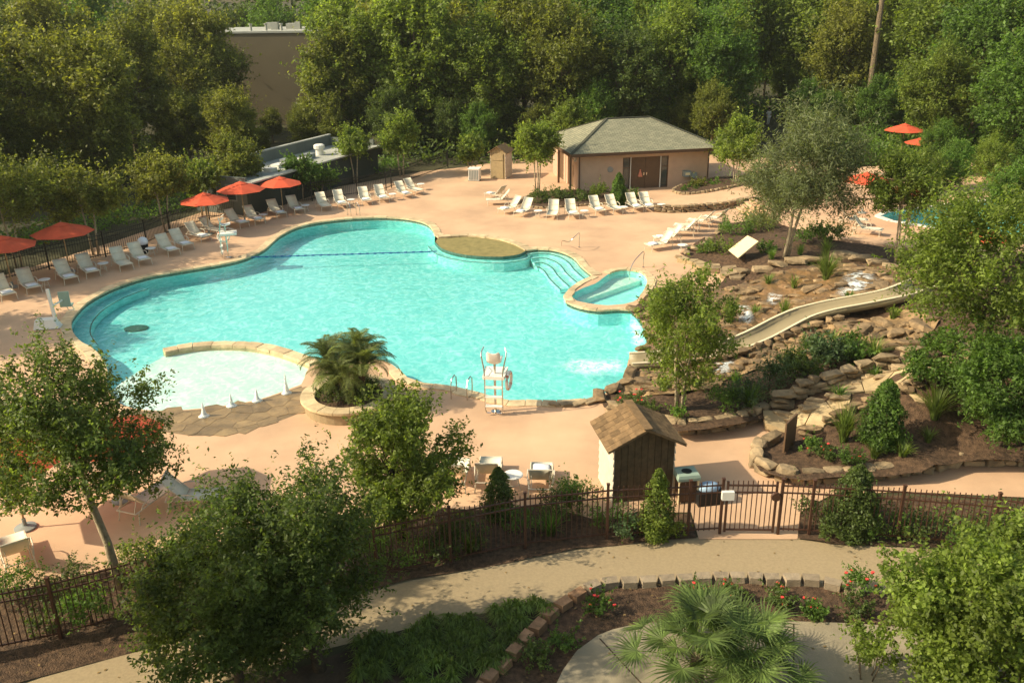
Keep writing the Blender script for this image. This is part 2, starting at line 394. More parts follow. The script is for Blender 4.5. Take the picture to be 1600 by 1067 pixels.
tub = [(893,463),(899,456),(913,449),(930,443),(945,432),(958,424),(975,421),(995,423),(1008,430),(1012,440),(1008,452),(1000,463),(990,471),(975,475),(950,477),(920,474),(901,470)]
TUB = catmull(W(tub), .4, True)
# ground: one sheet to the horizon, open under the two pools
gh = 900
GROUND = sheet([(-gh, -60), (gh, -60), (gh, 1800), (-gh, 1800)], [offset(HOLE, .25), TUB], -.03, 'forest_floor', 'ground')
deck_px = [(-330,470),(-150,452),(0,432),(80,408),(180,377),(260,350),(330,327),(420,308),(500,297),(580,283),(660,268),(720,262),(800,250),(1000,235),(1240,250),(1330,262),(1420,262),(1420,420),(1500,600),(1560,715),(1800,700),(1800,785),(1560,775),(1420,768),(1300,772),(1250,800),(1246,842),(1092,842),(1080,800),(1000,800),(930,815),(840,790),(760,800),(680,795),(600,830),(480,830),(350,850),(200,880),(120,905),(0,925),(-150,960),(-400,900)]
DECKP = W(deck_px)
DECK = sheet(DECKP, [HOLE, TUB], 0, 'deck', 'pool_deck')
# basin
def strip(loop, z0, z1, mb, inward=0., closed=True):
    l = offset(loop, -inward, closed) if inward else loop; n = len(l)
    vs = [(p[0], p[1], z0) for p in l]+[(p[0], p[1], z1) for p in l]
    mb.add(vs, [(i, (i+1) % n, n+(i+1) % n, n+i) for i in range(n if closed else n-1)])
DEEP = -.78
basin = kind(thing('pool_basin', 'x', 'x')); del basin['label'], basin['category']
mb = MB(); strip(MAIN, DEEP, -.2, mb); mb.build('wall', 'pool_plaster', basin)
mb = MB(); strip(MAIN, -.2, -.002, mb); mb.build('waterline_tile', 'tile_band', basin)
s_ = sheet(offset(MAIN, .05), [], DEEP, 'pool_plaster', 'floor'); s_.parent = basin; del s_['kind']

tubb = kind(thing('spa_basin', 'x', 'x')); del tubb['label'], tubb['category']
mb = MB(); strip(TUB, -.65, -.002, mb); mb.build('wall', 'pool_plaster', tubb)
s_ = sheet(offset(TUB, .03), [], -.65, 'pool_plaster', 'floor'); s_.parent = tubb; del s_['kind']
mb = MB(); mb.prism([tuple(p[:2]) for p in offset(TUB, -.02)][:len(TUB)//2], -.64, -.4); mb.build('bench', 'pool_white', tubb)
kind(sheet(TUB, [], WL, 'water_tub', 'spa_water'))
# island shelf, submerged steps, ledges
isl = join(IB_, IF_[::-1])
o = drape(isl, lambda x, y: -.055+.012*math.sin(x*2)*math.sin(y*1.7), 'island', 'tanning_shelf', .4); kind(o)
rim = join(IF_, offset(IF_, -.42, False)[::-1])
MB().prism([p[:2] for p in rim], DEEP+.01, -.26).build('shelf_rim', 'pool_step', basin)
mb = MB(); mb.tube([(p[0], p[1], -.25) for p in offset(IF_, -.40, False)], .018, 4); mb.build('edge_tile', 'tile_band', basin)
for k in range(4):
    a = offset(BAY_, -.01, False); b = offset(BAY_, -.45*(k+1), False)
    MB().prism([p[:2] for p in a]+[p[:2] for p in b[::-1]], DEEP+.01*(k+1), -.17-.13*k).build('step', 'pool_step', basin)
    mb = MB(); mb.tube([(p[0], p[1], -.164-.13*k) for p in offset(BAY_, -.45*(k+1)+.04, False)], .03, 4); mb.build('edge_tile', 'tile_band', basin)
ledge = sm([(122,531),(112,515),(112,503),(118,490),(135,473),(160,458),(185,447),(215,437)])
lp = offset(ledge, -.75, False)
MB().prism([p[:2] for p in offset(ledge, -.01, False)]+[p[:2] for p in lp[::-1]], DEEP+.02, -.4).build('bench', 'pool_plaster', basin)
mb = MB(); mb.tube([(p[0], p[1], -.392) for p in offset(ledge, -.71, False)], .025, 4); mb.build('edge_tile', 'tile_band', basin)
dr = P(213, 514, DEEP); mb = MB(); mb.lathe([(.55, 0), (.55, .05), (.45, .07)], 16, (0, 0, 0)); d_ = mb.build('floor_disc', 'tile_band'); d_.location = (dr.x, dr.y, DEEP+.002); d_.scale = (1, .8, 1)
tag(d_, 'dark round disc on the floor of the big pool', 'drain')  # plain flat disc, darker than the pool floor
# wading shelf and its wall
WALLC = sm([(256,548),(300,540),(345,537),(390,539),(430,546),(465,557),(492,568)], .4)
wad = join(WALLC, sm([(492,568),(478,582),(471,600)]+beach_edge+[(172,615),(170,604)], .4), sm([(170,604),(205,578),(256,548)], .4))
_mw = join(LB_, IF_, BAY_, sm([(927,431)]+tub_side+rocks_side+near_edge+planter_edge[:4]), WALLC[::-1], sm([(256,548),(205,578),(168,596)], .4), sm([(167,585)]+left_low[3:]))
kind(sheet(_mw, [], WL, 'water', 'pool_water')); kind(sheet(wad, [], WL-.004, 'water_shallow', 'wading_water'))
MB().prism([p[:2] for p in wad], DEEP+.015, -.22).build('wading_floor', 'wading_plaster', basin)
mb = MB(); wo = join(offset(WALLC, .28, False), offset(WALLC, -.2, False)[::-1]); mb.prism([p[:2] for p in wo], DEEP, -.07); mb.build('wading_wall', 'coping', basin)
def band_stones(path, d0, d1, zt, th, mat_, parent, lo, hi, seed, name='stone', closed=False):
    rr = random.Random(seed); path = resample(path, .05); i = 0; n = len(path)
    ex = offset(path, 1, False); nrm = [(ex[k]-path[k]).normalized() for k in range(n)]
    while i < n-3:
        L = int(rr.uniform(lo, hi)/.05); j = min(i+L, n-1)
        if n-1-j < lo/.05*.6: j = n-1
        g = .012; a0, a1 = i, j; dd0 = d0+rr.uniform(-.015, .015); dd1 = d1+rr.uniform(-.06, .06)
        m_ = (a0+a1)//2; t0 = (path[min(a0+1, n-1)]-path[a0]).normalized()*g; t1 = (path[a1]-path[a1-1]).normalized()*g
        poly = [path[a0]+nrm[a0]*dd0+t0, path[m_]+nrm[m_]*dd0, path[a1]+nrm[a1]*dd0-t1, path[a1]+nrm[a1]*dd1-t1, path[m_]+nrm[m_]*(dd1+rr.uniform(-.03, .03)), path[a0]+nrm[a0]*dd1+t0]
        MB().prism([p[:2] for p in poly], zt-th, zt+rr.uniform(-.008, .012)).build(name, mat_, parent)
        i = j
cop = thing('pool_coping', 'tan flagstone coping around the edge of the big pool', 'coping')
for k, pth in enumerate((sm(left_low[::-1][:6][::-1]+left_back), sm([(680,367)]+isl_back), BAY_, sm([(927,431)]+tub_side[:4]), sm(tub_side[3:]), sm(near_edge))):
    band_stones(pth, -.05, .42 if k not in (3, 4) else .3, .035, .09, 'coping', cop, .5, 1.0, 10+k)
band_stones(offset(WALLC, .02, False), -.24, .26, .03, .12, 'coping', cop, .55, 1.0, 31)
tcop = thing('spa_coping', 'tan stone rim around the small kidney spa', 'coping')
TC = TUB+[TUB[0]]
cut = [p for p in TC[int(len(TC)*.33):int(len(TC)*.75)]]
band_stones(offset(cut, .01, False), -.04, .38, .04, .1, 'coping', tcop, .45, .85, 41)
# --------------- slide mound: heights in metres at photographed places
HC = [(1000,500,0),(988,560,.05),(985,592,.05),(935,625,.05),(975,652,.35),(1060,670,.42),(1150,660,.5),(1200,688,.03),(1215,655,.3),(1178,715,.2),(1260,742,.35),(1370,738,.35),(1500,718,.4),(1600,718,.4),(1060,400,.12),(1100,412,.08),(1135,440,.12),(1060,446,.08),(1190,340,.35),(1130,352,.2),
      (1230,402,.8),(1300,385,.8),(1160,395,.5),(1250,440,1.2),(1180,470,.8),(1120,500,.5),(1090,545,.3),(1340,440,1.7),(1400,465,1.95),(1350,505,1.45),(1280,540,1.0),(1200,560,.65),(1130,590,.5),(1060,635,.42),(1250,600,.85),(1330,620,1.1),(1450,590,2.0),(1550,560,2.4),(1450,470,2.2),(1550,480,2.3),(1650,600,2.2),(1300,650,.75),(1250,690,.3),(1320,700,.5),(1420,690,.7),(1520,660,1.0),(1400,392,.95),(1500,400,.95),(1620,420,1.1)]
HP = np.array([[*P(a, b, c)[:2], c] for a, b, c in HC])
def hz(x, y):
    d2 = (HP[:, 0]-x)**2+(HP[:, 1]-y)**2; wg = 1/(d2+.25)**2
    return float((wg*HP[:, 2]).sum()/wg.sum())
def G(px, py, dz=0.):
    z = 0.
    for _ in range(12):
        q = P(px, py, z); z = .5*z+.5*hz(q.x, q.y)
    q = P(px, py, z); return Vector((q.x, q.y, z+dz))
mound_px = [(985,486),(1000,500),(1011,518),(1010,538),(990,558),(982,572),(986,592),(965,612),(938,622),(950,642),(985,655),(1030,664),(1060,675),(1100,672),(1150,664),(1200,648),(1212,668),(1205,690),(1182,703),(1176,720),(1188,736),(1220,746),(1260,750),(1330,745),(1370,745),(1440,735),(1500,722),(1600,722),(1760,715),(1760,420),(1620,410),(1500,398),(1400,390),(1300,375),(1240,352),(1190,342),(1140,350),(1115,366),(1090,378),(1062,397),(1080,408),(1110,412),(1135,432),(1120,450),(1085,452),(1050,446),(1020,452),(1005,467)]
MOUND = [G(a, b) for a, b in mound_px]
rn = random.Random(5)
def rough(x, y): return .07*math.sin(x*2.3+1.3*math.sin(y*1.9))*math.sin(y*2.7+x)+.05*math.sin(x*5.1+y*3.3)
kind(drape(MOUND, lambda x, y: hz(x, y)+.012+rough(x, y)*.5, 'mulch', 'planted_mound', .4, True, .015))
def dr_px(l, dz, mat_, name, step=.3, jit=.02, k='structure', parent=None, smooth=True):
    o = drape([G(a, b) for a, b in l], lambda x, y: hz(x, y)+dz+rough(x, y)*.5, mat_, name, step, smooth, jit, parent); 
    if k: kind(o, k)
    return o
dr_px([(1010,468),(1050,450),(1085,455),(1130,455),(1170,440),(1215,428),(1260,420),(1310,412),(1370,415),(1430,425),(1420,455),(1360,468),(1300,478),(1250,490),(1210,508),(1170,528),(1130,543),(1080,552),(1030,556),(992,555),(1012,535),(1010,515)], .07, 'rock_wet', 'stream_bed', .3, .06, smooth=False)
dr_px([(1000,580),(1060,575),(1110,570),(1160,560),(1210,540),(1260,520),(1320,502),(1400,490),(1470,500),(1450,530),(1380,545),(1310,555),(1250,562),(1200,575),(1150,590),(1100,610),(1050,620),(1000,620),(960,615),(985,595)], .07, 'rock_terrain', 'rock_slope', .3, .07, smooth=False)
def foam_patch(pts, name, dz, label=None, zf=None, matn='foam', step=.15):
    zf = zf or (lambda x, y: hz(x, y)+rough(x, y)*.5)
    o = drape(pts, lambda x, y: zf(x, y)+dz, matn, name, step, True, .01)
    me = o.data; at = me.attributes.new('fade', 'FLOAT', 'POINT')
    pl = [Vector((p[0], p[1])) for p in pts]
    def de(q):
        best = 9
        for i in range(len(pl)):
            a, b = pl[i-1], pl[i]; t = max(0, min(1, (q-a).dot(b-a)/max(1e-9, (b-a).length_squared))); best = min(best, (a.lerp(b, t)-q).length)
        return best
    vals = [de(Vector(v.co[:2])) for v in me.vertices]; mx = max(vals)
    at.data.foreach_set('value', [min(1, v/(mx*.8)) for v in vals]); return kind(o, 'stuff')
for i, l in enumerate(([(1318,432),(1350,428),(1378,440),(1370,455),(1335,470),(1300,468)], [(1150,478),(1172,480),(1180,500),(1168,512),(1152,500)], [(1125,560),(1150,566),(1145,585),(1120,590),(1108,580)], [(1200,460),(1225,465),(1210,485),(1195,475)])):
    foam_patch([G(a, b) for a, b in l], 'cascade_foam', .11)
foam_patch(W([(868,570),(890,556),(930,556),(975,558),(984,572),(975,582),(930,586),(895,584)]), 'splash_foam', .03, zf=lambda x, y: WL+.02*math.sin(x*5)*math.sin(y*6))
foam_patch(W([(985,492),(1005,505),(1012,530),(1000,545),(985,535),(982,510)]), 'splash_foam', .03, zf=lambda x, y: WL+.02*math.sin(x*5)*math.sin(y*6))
# --------------- path, beds and patio in the foreground
path_px = [(640,903),(700,893),(800,875),(900,855),(1000,845),(1092,838),(1246,838),(1300,848),(1400,852),(1470,856),(1600,868),(1800,890),(1800,960),(1600,935),(1450,915),(1380,925),(1320,928),(1240,925),(1100,920),(1000,920),(930,925),(880,938),(800,950),(700,965),(600,990),(480,1020),(300,1080),(220,1180),(-100,1250),(-160,1130),(60,1055),(230,1010),(400,965),(520,935)]
kind(drape(W(path_px), lambda x, y: -.018, 'path', 'garden_path', 1.5))
strip_px = [(1246,842),(1300,850),(1400,854),(1470,858),(1600,870),(1800,892),(1800,770),(1560,785),(1420,775),(1300,778),(1252,802)]
kind(drape(W(strip_px), lambda x, y: .02+.03*math.sin(x*3)*math.sin(y*4), 'mulch', 'planting_bed', .4, True, .012))
strip2 = [(1088,840),(1000,848),(900,858),(800,878),(700,896),(640,906),(520,938),(400,968),(230,1012),(60,1058),(-160,1130),(-250,1000),(-150,955),(0,922),(120,902),(200,878),(350,848),(480,828),(600,828),(680,792),(760,798),(840,790),(930,812),(1000,800),(1078,802)]
kind(drape(W(strip2), lambda x, y: .02+.03*math.sin(x*3)*math.sin(y*4), 'mulch', 'planting_bed', .45, True, .012))
front_px = [(700,1180),(745,1085),(780,1045),(815,1003),(855,963),(890,938),(926,920),(983,914),(1100,912),(1210,914),(1300,920),(1390,930),(1500,950),(1700,985),(1700,1250),(700,1250)]
kind(drape(W(front_px), lambda x, y: .03+.03*math.sin(x*3)*math.sin(y*4), 'mulch', 'planting_bed', .35, True, .012))
pat_px = [(868,1075),(880,1050),(902,1020),(935,996),(985,981),(1060,975),(1200,974),(1330,978),(1420,985),(1560,1000),(1700,1030),(1700,1250),(840,1250)]
patio = kind(MB().prism([p[:2] for p in catmull(W(pat_px[:10]), .4)+W(pat_px[10:])], -.02, .085).build('patio', 'concrete'))
# patio joints: recessed grooves shown as dark slim strips of filler
jt = MB()
for a, b in (((937,997),(1003,1068)), ((1060,975),(1100,1068)), ((1240,975),(1240,1068))):
    q, r_ = P(*a, .088), P(*b, .088); jt.bar(q, r_, .03, .006)
jt.build('joint_filler', 'soil', patio)
lawn_px = [(560,1010),(640,985),(720,963),(800,951),(880,938),(900,930),(870,950),(835,985),(800,1025),(765,1065),(740,1100),(700,1200),(300,1250),(330,1090)]
kind(drape(W(lawn_px), lambda x, y: -.005+.02*math.sin(x*3)*math.sin(y*4), 'soil', 'lawn_soil', .5))
# --------------- stones: shared meshes
def rock_mesh(seed, fl, matn, k=22):
    rr = random.Random(seed); bm = bmesh.new()
    for _ in range(k):
        v = Vector((rr.gauss(0, 1), rr.gauss(0, 1), rr.gauss(0, 1))).normalized()
        e = fl; q = [math.copysign(abs(c)**e, c) for c in v]; m_ = max(abs(c) for c in q); s = rr.uniform(.85, 1.05)
        bm.verts.new([c/(.25+.75*m_)*.5*s for c in q])
    r_ = bmesh.ops.convex_hull(bm, input=bm.verts)
    bmesh.ops.delete(bm, geom=[g for g in r_['geom_interior'] if isinstance(g, bmesh.types.BMVert)], context='VERTS')
    mx = [max(abs(v.co[i]) for v in bm.verts)*2 for i in range(3)]
    for v in bm.verts: v.co = Vector([v.co[i]/mx[i] for i in range(3)])
    me = bpy.data.meshes.new('stone'); bm.to_mesh(me); bm.free(); me.materials.append(M[matn]); return me
BLK = [rock_mesh(i, .55, 'rock_pale') for i in range(8)]
BLD = [rock_mesh(20+i, .75, 'rock') for i in range(8)]
BLDP = [rock_mesh(40+i, .7, 'rock_pale') for i in range(8)]
def stone_wall(label, path, h, ch, depth, lo, hi, seed, meshes=BLK, name='stone_wall', zf=None):
    rr = random.Random(seed); t = thing(name, label, 'wall'); zf = zf or (lambda x, y: 0)
    L = resample(path, .04); n = len(L); c = 0; z = 0
    while z < h-.02:
        i = 0; hh = ch*rr.uniform(.9, 1.1)
        while i < n-2:
            ln = rr.uniform(lo, hi); j = min(n-1, i+int(ln/.04))
            a, b = L[i], L[j]; m_ = (a+b)/2; d = b-a
            if d.length > .1:
                o = link('stone', rr.choice(meshes), t)
                o.location = (m_.x+rr.uniform(-.03, .03), m_.y+rr.uniform(-.03, .03), zf(m_.x, m_.y)+z+hh/2)
                o.scale = (d.length*1.04, depth*rr.uniform(.85, 1.15), hh*rr.uniform(1.0, 1.25)); o.rotation_euler = (rr.uniform(-.05, .05), rr.uniform(-.05, .05), math.atan2(d.y, d.x)+(math.pi if rr.random() < .5 else 0))
            i = j
        z += hh
    return t
stone_wall('low dry-stone wall holding the rose bed beside the near shed', catmull(W([(950,645),(985,660),(1030,670),(1060,678),(1100,675),(1150,667),(1200,650)]), .4), .5, .17, .4, .3, .75, 1)
stone_wall('curved dry-stone wall around the bed with the brown sign', catmull(W([(1215,692),(1190,703),(1178,718),(1184,736),(1212,748),(1260,753),(1330,750),(1380,746),(1440,737),(1500,725),(1600,725)]), .4), .42, .21, .45, .35, .8, 2)
stone_wall('stone retaining wall below the terrace steps by the bathhouse', catmull(W([(1022,331),(1060,332),(1120,328),(1150,323),(1174,318)]), .4), .45, .16, .4, .3, .7, 3)
stone_wall('stacked stone edge under the lower side of the slide', [G(a, b) for a, b in ((1060,580),(1110,570),(1150,560),(1190,548),(1230,530),(1275,512),(1320,505))], .3, .17, .4, .3, .7, 4, BLD, zf=hz)
stone_wall('stacked stone ledge between the flagstone ramp and dark shrubs', [G(a, b) for a, b in ((1205,640),(1240,625),(1290,608),(1340,590),(1390,575),(1440,560))], .45, .2, .5, .4, .9, 6, BLDP, zf=hz)
stone_wall('stacked stone border on the sign side of the flagstone ramp', [G(a, b) for a, b in ((1250,683),(1290,665),(1320,652),(1370,628),(1430,610),(1480,592))], .3, .16, .35, .35, .8, 7, BLD, zf=hz)
# flagstone ramp, landing and beach stones
ramp = kind(thing('flagstone_ramp', 'x', 'x')); del ramp['label'], ramp['category']
rp = [G(a, b) for a, b in [(1195,695),(1210,660),(1245,632),(1300,612),(1360,590),(1430,570),(1500,560),(1510,585),(1440,605),(1370,625),(1320,648),(1270,672),(1240,690)]]
for p, c in cells(rp, .75, 3, .02, 1.4, .6):
    MB().prism([q for q in c], lambda x, y: hz(x, y)-.15, lambda x, y: hz(x, y)+.09+.02*math.sin(p.x*9), None).build('stone', 'flagstone', ramp)
beach = kind(thing('wading_beach', 'x', 'x')); del beach['label'], beach['category']
bp_ = W([(471,603),(440,614),(400,627),(340,637),(270,643),(225,642),(195,640),(200,665),(265,676),(300,681),(350,680),(400,669),(440,656),(482,640)])
kind(drape(bp_, lambda x, y: .006, 'flagstone_wet', 'beach_bed', .8))
for p, c in cells(bp_, .52, 8, .010, 1.5, .2):
    MB().prism(c, -.1, .012+random.Random(p.x).uniform(0, .006)).build('stone', 'flagstone_wet', beach)
# rock pavings near the spa
pav = kind(thing('flagstone_paving', 'x', 'x')); del pav['label'], pav['category']
for p, c in cells([G(a, b) for a, b in [(1062,398),(1080,408),(1110,412),(1140,418),(1175,425),(1165,440),(1140,440),(1115,425),(1080,412),(1058,408)]], .55, 5, .03, 1.2):
    MB().prism(c, lambda x, y: hz(x, y)-.1, lambda x, y: hz(x, y)+.12).build('stone', 'rock_pale' if p.x > 10 else 'flagstone', pav)
# boulders
rr = random.Random(77)
def boulder(px, py, sx, sy, sz, label, group, ms=BLDP, rz=None, flat=False, sink=.25):
    q = G(px, py) if not flat else P(px, py)
    o = link('boulder', rr.choice(ms)); o.location = (q.x, q.y, q.z+sz*(.5-sink)+.04); o.scale = (sx*.9, sy*.85, sz*.7); o.rotation_euler = (rr.uniform(-.08, .08), rr.uniform(-.08, .08), rr.uniform(0, 6.28) if rz is None else rz)
    return tag(o, label, 'boulder', group)
for (a, b, s) in [(1140,432,.9),(1165,428,1.0),(1190,424,1.3),(1215,416,1.2),(1243,412,1.3),(1266,410,1.5),(1300,412,.9),(1318,404,1.6),(1345,408,1.5),(1372,414,1.3),(1395,420,1.2),(1422,424,1.2),(1440,430,1.0)]:
    boulder(a, b, s, s*.6, s*.32, 'flat tan ledge stone along the planted edge of the upper stream', 'ledge stones along the upper stream', BLDP, rr.uniform(-.3, .3))
for (a, b, s) in [(1270,455,1.2),(1285,458,.8),(1313,450,.9),(1335,462,.8),(1375,450,1.2),(1400,447,.9),(1230,470,.6),(1140,470,.8),(1180,455,.9),(1145,525,.7),(1160,535,.6),(1210,490,.5),(1100,515,.6),(1195,478,.7),(1350,440,.7),(1385,438,.8),(1120,480,.8),(1080,500,.7),(1065,470,.8),(1095,468,.7),(1040,470,.9),(1250,475,.8),(1165,515,.6),(1300,470,.6)]:
    boulder(a, b, s, s*.65, s*.3, 'brown stone lying in the wet stream above the slide', 'stones in the stream above the slide', BLD)
for (a, b, s) in [(1345,520,1.2),(1320,515,.9),(1380,508,1.0),(1370,530,.8),(1250,548,.9),(1300,540,.8),(1225,550,.7),(1400,525,1.1),(1290,520,.6),(1180,570,.7),(1150,578,.7),(1120,600,.7),(1090,590,.8),(1340,548,.8),(1270,535,.6),(1210,565,.6),(1060,595,.8),(1030,590,.7),(1310,565,.9),(1360,555,.9),(1420,540,1.0),(1440,515,1.1)]:
    boulder(a, b, s, s*.7, s*.34, 'rough brown stone on the rocky slope below the slide', 'stones on the slope below the slide', BLD)
for (a, b, s) in [(990,486,.9),(1003,496,.8),(1014,512,.9),(1016,530,.8),(1006,548,.8),(986,588,1.0),(976,602,.9),(958,612,.9),(938,622,.9),(1000,600,.7),(1020,480,.8)]:
    boulder(a, b, s, s*.7, s*.4, 'brown edge boulder at the pool side of the waterfall rocks', 'boulders along the pool rim at the slide', BLD)
for i, (a, b, s) in enumerate([(1073,398,.6),(1060,404,.5),(1085,392,.7),(1098,384,.6),(1108,376,.6),(1120,366,.6),(1132,356,.6)]):
    boulder(a, b, s, s*.7, s*.5, 'pale rough stone bordering the planting behind the right loungers', 'border stones behind the right loungers', BLDP)
for i, (a, b, s) in enumerate([(905,632,.7),(885,634,.55),(925,628,.8),(866,634,.5)]):
    boulder(a, b, s, s*.6, .14, 'low flat rock set in the near pool edge by the lifeguard shadow', 'flat rocks in the near pool edge', BLDP, flat=True)
def rubble(name, polypx, n, lo, hi, seed, matn):
    r3 = random.Random(seed); pl = [G(a, b) for a, b in polypx]; x0 = min(p.x for p in pl); x1 = max(p.x for p in pl); y0 = min(p.y for p in pl); y1 = max(p.y for p in pl); mb = MB(); k = 0
    src = [(([v.co.copy() for v in m.vertices]), [tuple(p.vertices) for p in m.polygons]) for m in BLD]
    while k < n:
        x, y = r3.uniform(x0, x1), r3.uniform(y0, y1)
        if not inside((x, y), pl): continue
        k += 1; s = r3.uniform(lo, hi); vs, fs = r3.choice(src); Mx = Matrix.Translation((x, y, hz(x, y)+.08+s*.06)) @ Matrix.Rotation(r3.uniform(-.4, .4), 4, 'Z') @ Matrix.Diagonal((s*r3.uniform(1, 1.8), s*.7, s*.38, 1)); mb.add([Mx @ v for v in vs], fs)
    return kind(mb.build(name, matn), 'stuff')
rubble('stream_rubble', [(1020,470),(1060,452),(1130,456),(1215,430),(1310,414),(1430,426),(1420,455),(1300,478),(1210,508),(1130,543),(1030,556),(1012,535)], 150, .18, .5, 1, 'rock')
rubble('slope_rubble', [(1000,580),(1110,570),(1210,540),(1320,504),(1470,500),(1450,540),(1310,558),(1200,578),(1100,612),(1000,618)], 170, .18, .5, 2, 'rock')
rubble('ramp_rubble', [(1210,640),(1290,600),(1440,550),(1520,540),(1520,590),(1440,600),(1300,640),(1230,665)], 60, .2, .5, 3, 'rock_pale')
# --------------- upper terrace with its pool, walkway ramp and steps
TZ = .62
ter = W([(1205,338),(1196,322),(1190,300),(1240,262),(1330,262),(1800,235),(1800,402),(1500,392),(1400,385),(1300,370),(1240,350)], TZ)
up_pool = W([(1366,338),(1380,331),(1420,326),(1500,316),(1600,309),(1760,300),(1760,378),(1600,375),(1500,366),(1430,352),(1390,346)], TZ)
TER = sheet(ter, [up_pool], TZ, 'deck', 'upper_terrace')
mb = MB(); strip(ter, 0, TZ, mb); mb.build('terrace_side', 'plaster_wall', TER)
upb = kind(thing('upper_pool_basin', 'x', 'x')); del upb['label'], upb['category']
mb = MB(); strip(up_pool, .03, TZ-.002, mb); mb.build('wall', 'pool_plaster', upb)
s_ = sheet(up_pool, [], .03, 'pool_plaster', 'floor'); s_.parent = upb; del s_['kind']
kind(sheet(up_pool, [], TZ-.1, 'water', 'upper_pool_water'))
uc = thing('upper_pool_coping', 'pale coping stones around the upper pool behind the trees', 'coping')
band_stones([Vector(p) for p in resample(up_pool[::-1]+[up_pool[-1]], .3)], -.05, .3, TZ+.03, .07, 'white', uc, .5, .9, 51)
rmp = W([(1022,330),(1060,331),(1120,327),(1150,322),(1174,317),(1195,318),(1195,300),(1120,296),(1020,306)])
kind(drape(rmp, lambda x, y: .02+.4*max(0, min(1, (x-10.5)/5)), 'deck', 'walkway_ramp', .6))
st = kind(thing('terrace_steps', 'x', 'x')); del st['label'], st['category']
a, b = P(1178, 322), P(1215, 342); dv = (b-a); nn = Vector((dv.y, -dv.x, 0)).normalized()
if nn.x > 0: nn = -nn
for k in range(4):
    q = [a+nn*(.36*k), b+nn*(.36*k), b+nn*(.36*(k+1)-.002), a+nn*(.36*(k+1)-.002)]
    MB().prism([p[:2] for p in q], 0, TZ-.155*(k)-.12 if k < 3 else .1).build('step', 'deck', st)
# planter beds on the deck by the bathhouse
def bed(label, pts_px, h, stone=.3, seed=1, zf=None):
    ps = catmull(W(pts_px), .4, True)
    kind(drape(ps, lambda x, y: (zf(x, y) if zf else 0)+h+.02*math.sin(x*3), 'mulch', 'planting_bed', .4, True, .01))
    t = thing('bed_edging', label, 'edging')
    rr2 = random.Random(seed); L = resample(ps+[ps[0]], stone)
    for i in range(len(L)-1):
        m_ = (L[i]+L[i+1])/2; d = L[i+1]-L[i]; o = link('stone', rr2.choice(BLK), t); o.location = (m_.x, m_.y, (zf(m_.x, m_.y) if zf else 0)+h*.5); o.scale = (d.length*1.02, .22, h*1.6); o.rotation_euler.z = math.atan2(d.y, d.x)
bed('low stone edging of the bed behind the middle loungers', [(812,318),(830,306),(870,300),(920,300),(975,303),(1000,308),(990,318),(940,320),(880,324),(840,326)], .12, .35, 3)
bed('low stone edging of the raised bed before the bathhouse wall', [(1052,303),(1062,296),(1100,290),(1165,287),(1172,292),(1150,301),(1110,307),(1070,308)], .15, .35, 4, lambda x, y: .02+.4*max(0, min(1, (x-10.5)/5)))
# ================================================================== BUILDINGS
def uvbox(o, ax):  # planar uv along roof slopes in metres
    me = o.data; uv = me.uv_layers.new(name='UVMap')
    for p in me.polygons:
        n = p.normal; hx = Vector((0, 0, 1)).cross(n)
        hx = hx.normalized() if hx.length > 1e-4 else Vector((1, 0, 0)); vy = n.cross(hx)
        for li in p.loop_indices:
            c = me.vertices[me.loops[li].vertex_index].co; uv.data[li].uv = (c.dot(hx), c.dot(vy))
BA = R(11); b0 = P(903, 300)
bh = thing('bathhouse', 'low tan stucco bathhouse with grey shingled hip roof and brown doors', 'building', b0, BA)
BW, BD, WH = 10.0, 7.6, 2.85
ox0, ox1, oh = 3.35, 6.85, 2.3
mb = MB(); mb.box(0, ox0, 0, .25, 0, WH).box(ox1, BW, 0, .25, 0, WH).box(ox0, ox1, 0, .25, oh, WH)
mb.box(BW-.25, BW, .25, BD, 0, WH).box(0, BW-.25, BD-.25, BD, 0, WH).box(0, .25, .25, 1.2, 0, WH).box(0, .25, 3.0, 4.2, 0, WH).box(0, .25, 5.6, BD-.25, 0, WH).box(0, .25, 1.2, 3.0, 2.2, WH).box(0, .25, 4.2, 5.6, 2.2, WH)
mb.build('wall', 'plaster_wall', bh)
for y0, y1 in ((1.2, 3.0), (4.2, 5.6)):
    d_ = MB().box(.08, .16, y0, y1, 0, 2.2).build('door', 'brown_door', bh); MB().box(.02, .08, y0+.15, y0+.2, .9, 1.1).build('handle', 'steel', d_)
dx0, dx1 = ox0+.62, ox1-.62
for a, b in ((dx0, (dx0+dx1)/2-.01), ((dx0+dx1)/2+.01, dx1)):
    d_ = MB().box(a, b, .1, .16, 0, oh-.03).build('door', 'brown_door', bh)
    hx = b-.12 if a == dx0 else a+.07; MB().box(hx, hx+.05, .05, .1, .95, 1.15).build('handle', 'steel', d_)
sg = MB(); sg.lathe([(.0, 0), (.19, .02), (.10, .3), (.05, .42), (.07, .5), (.0, .55)], 8, (dx0+.75, .07, .85)); sg.build('door_ornament', 'pink', bh)
for a, b in ((ox0, ox0+.58), (ox1-.58, ox1)):
    fr = MB().box(a, a+.06, .06, .2, 0, oh).box(b-.06, b, .06, .2, 0, oh).box(a+.06, b-.06, .06, .2, oh-.08, oh).box(a+.06, b-.06, .06, .2, 0, .1).build('window', 'brown_trim', bh)
    for z0, z1 in ((.1, 1.5), (1.56, oh-.08)): MB().box(a+.06, b-.06, .11, .13, z0, z1).build('pane', 'pane', fr)
    MB().box(a+.06, b-.06, .1, .14, 1.5, 1.56).build('glazing_bar', 'brown_trim', fr)
for x in (dx0-.04, dx1): MB().box(x, x+.04, -.02, .1, 0, oh).build('door_jamb', 'white', bh)
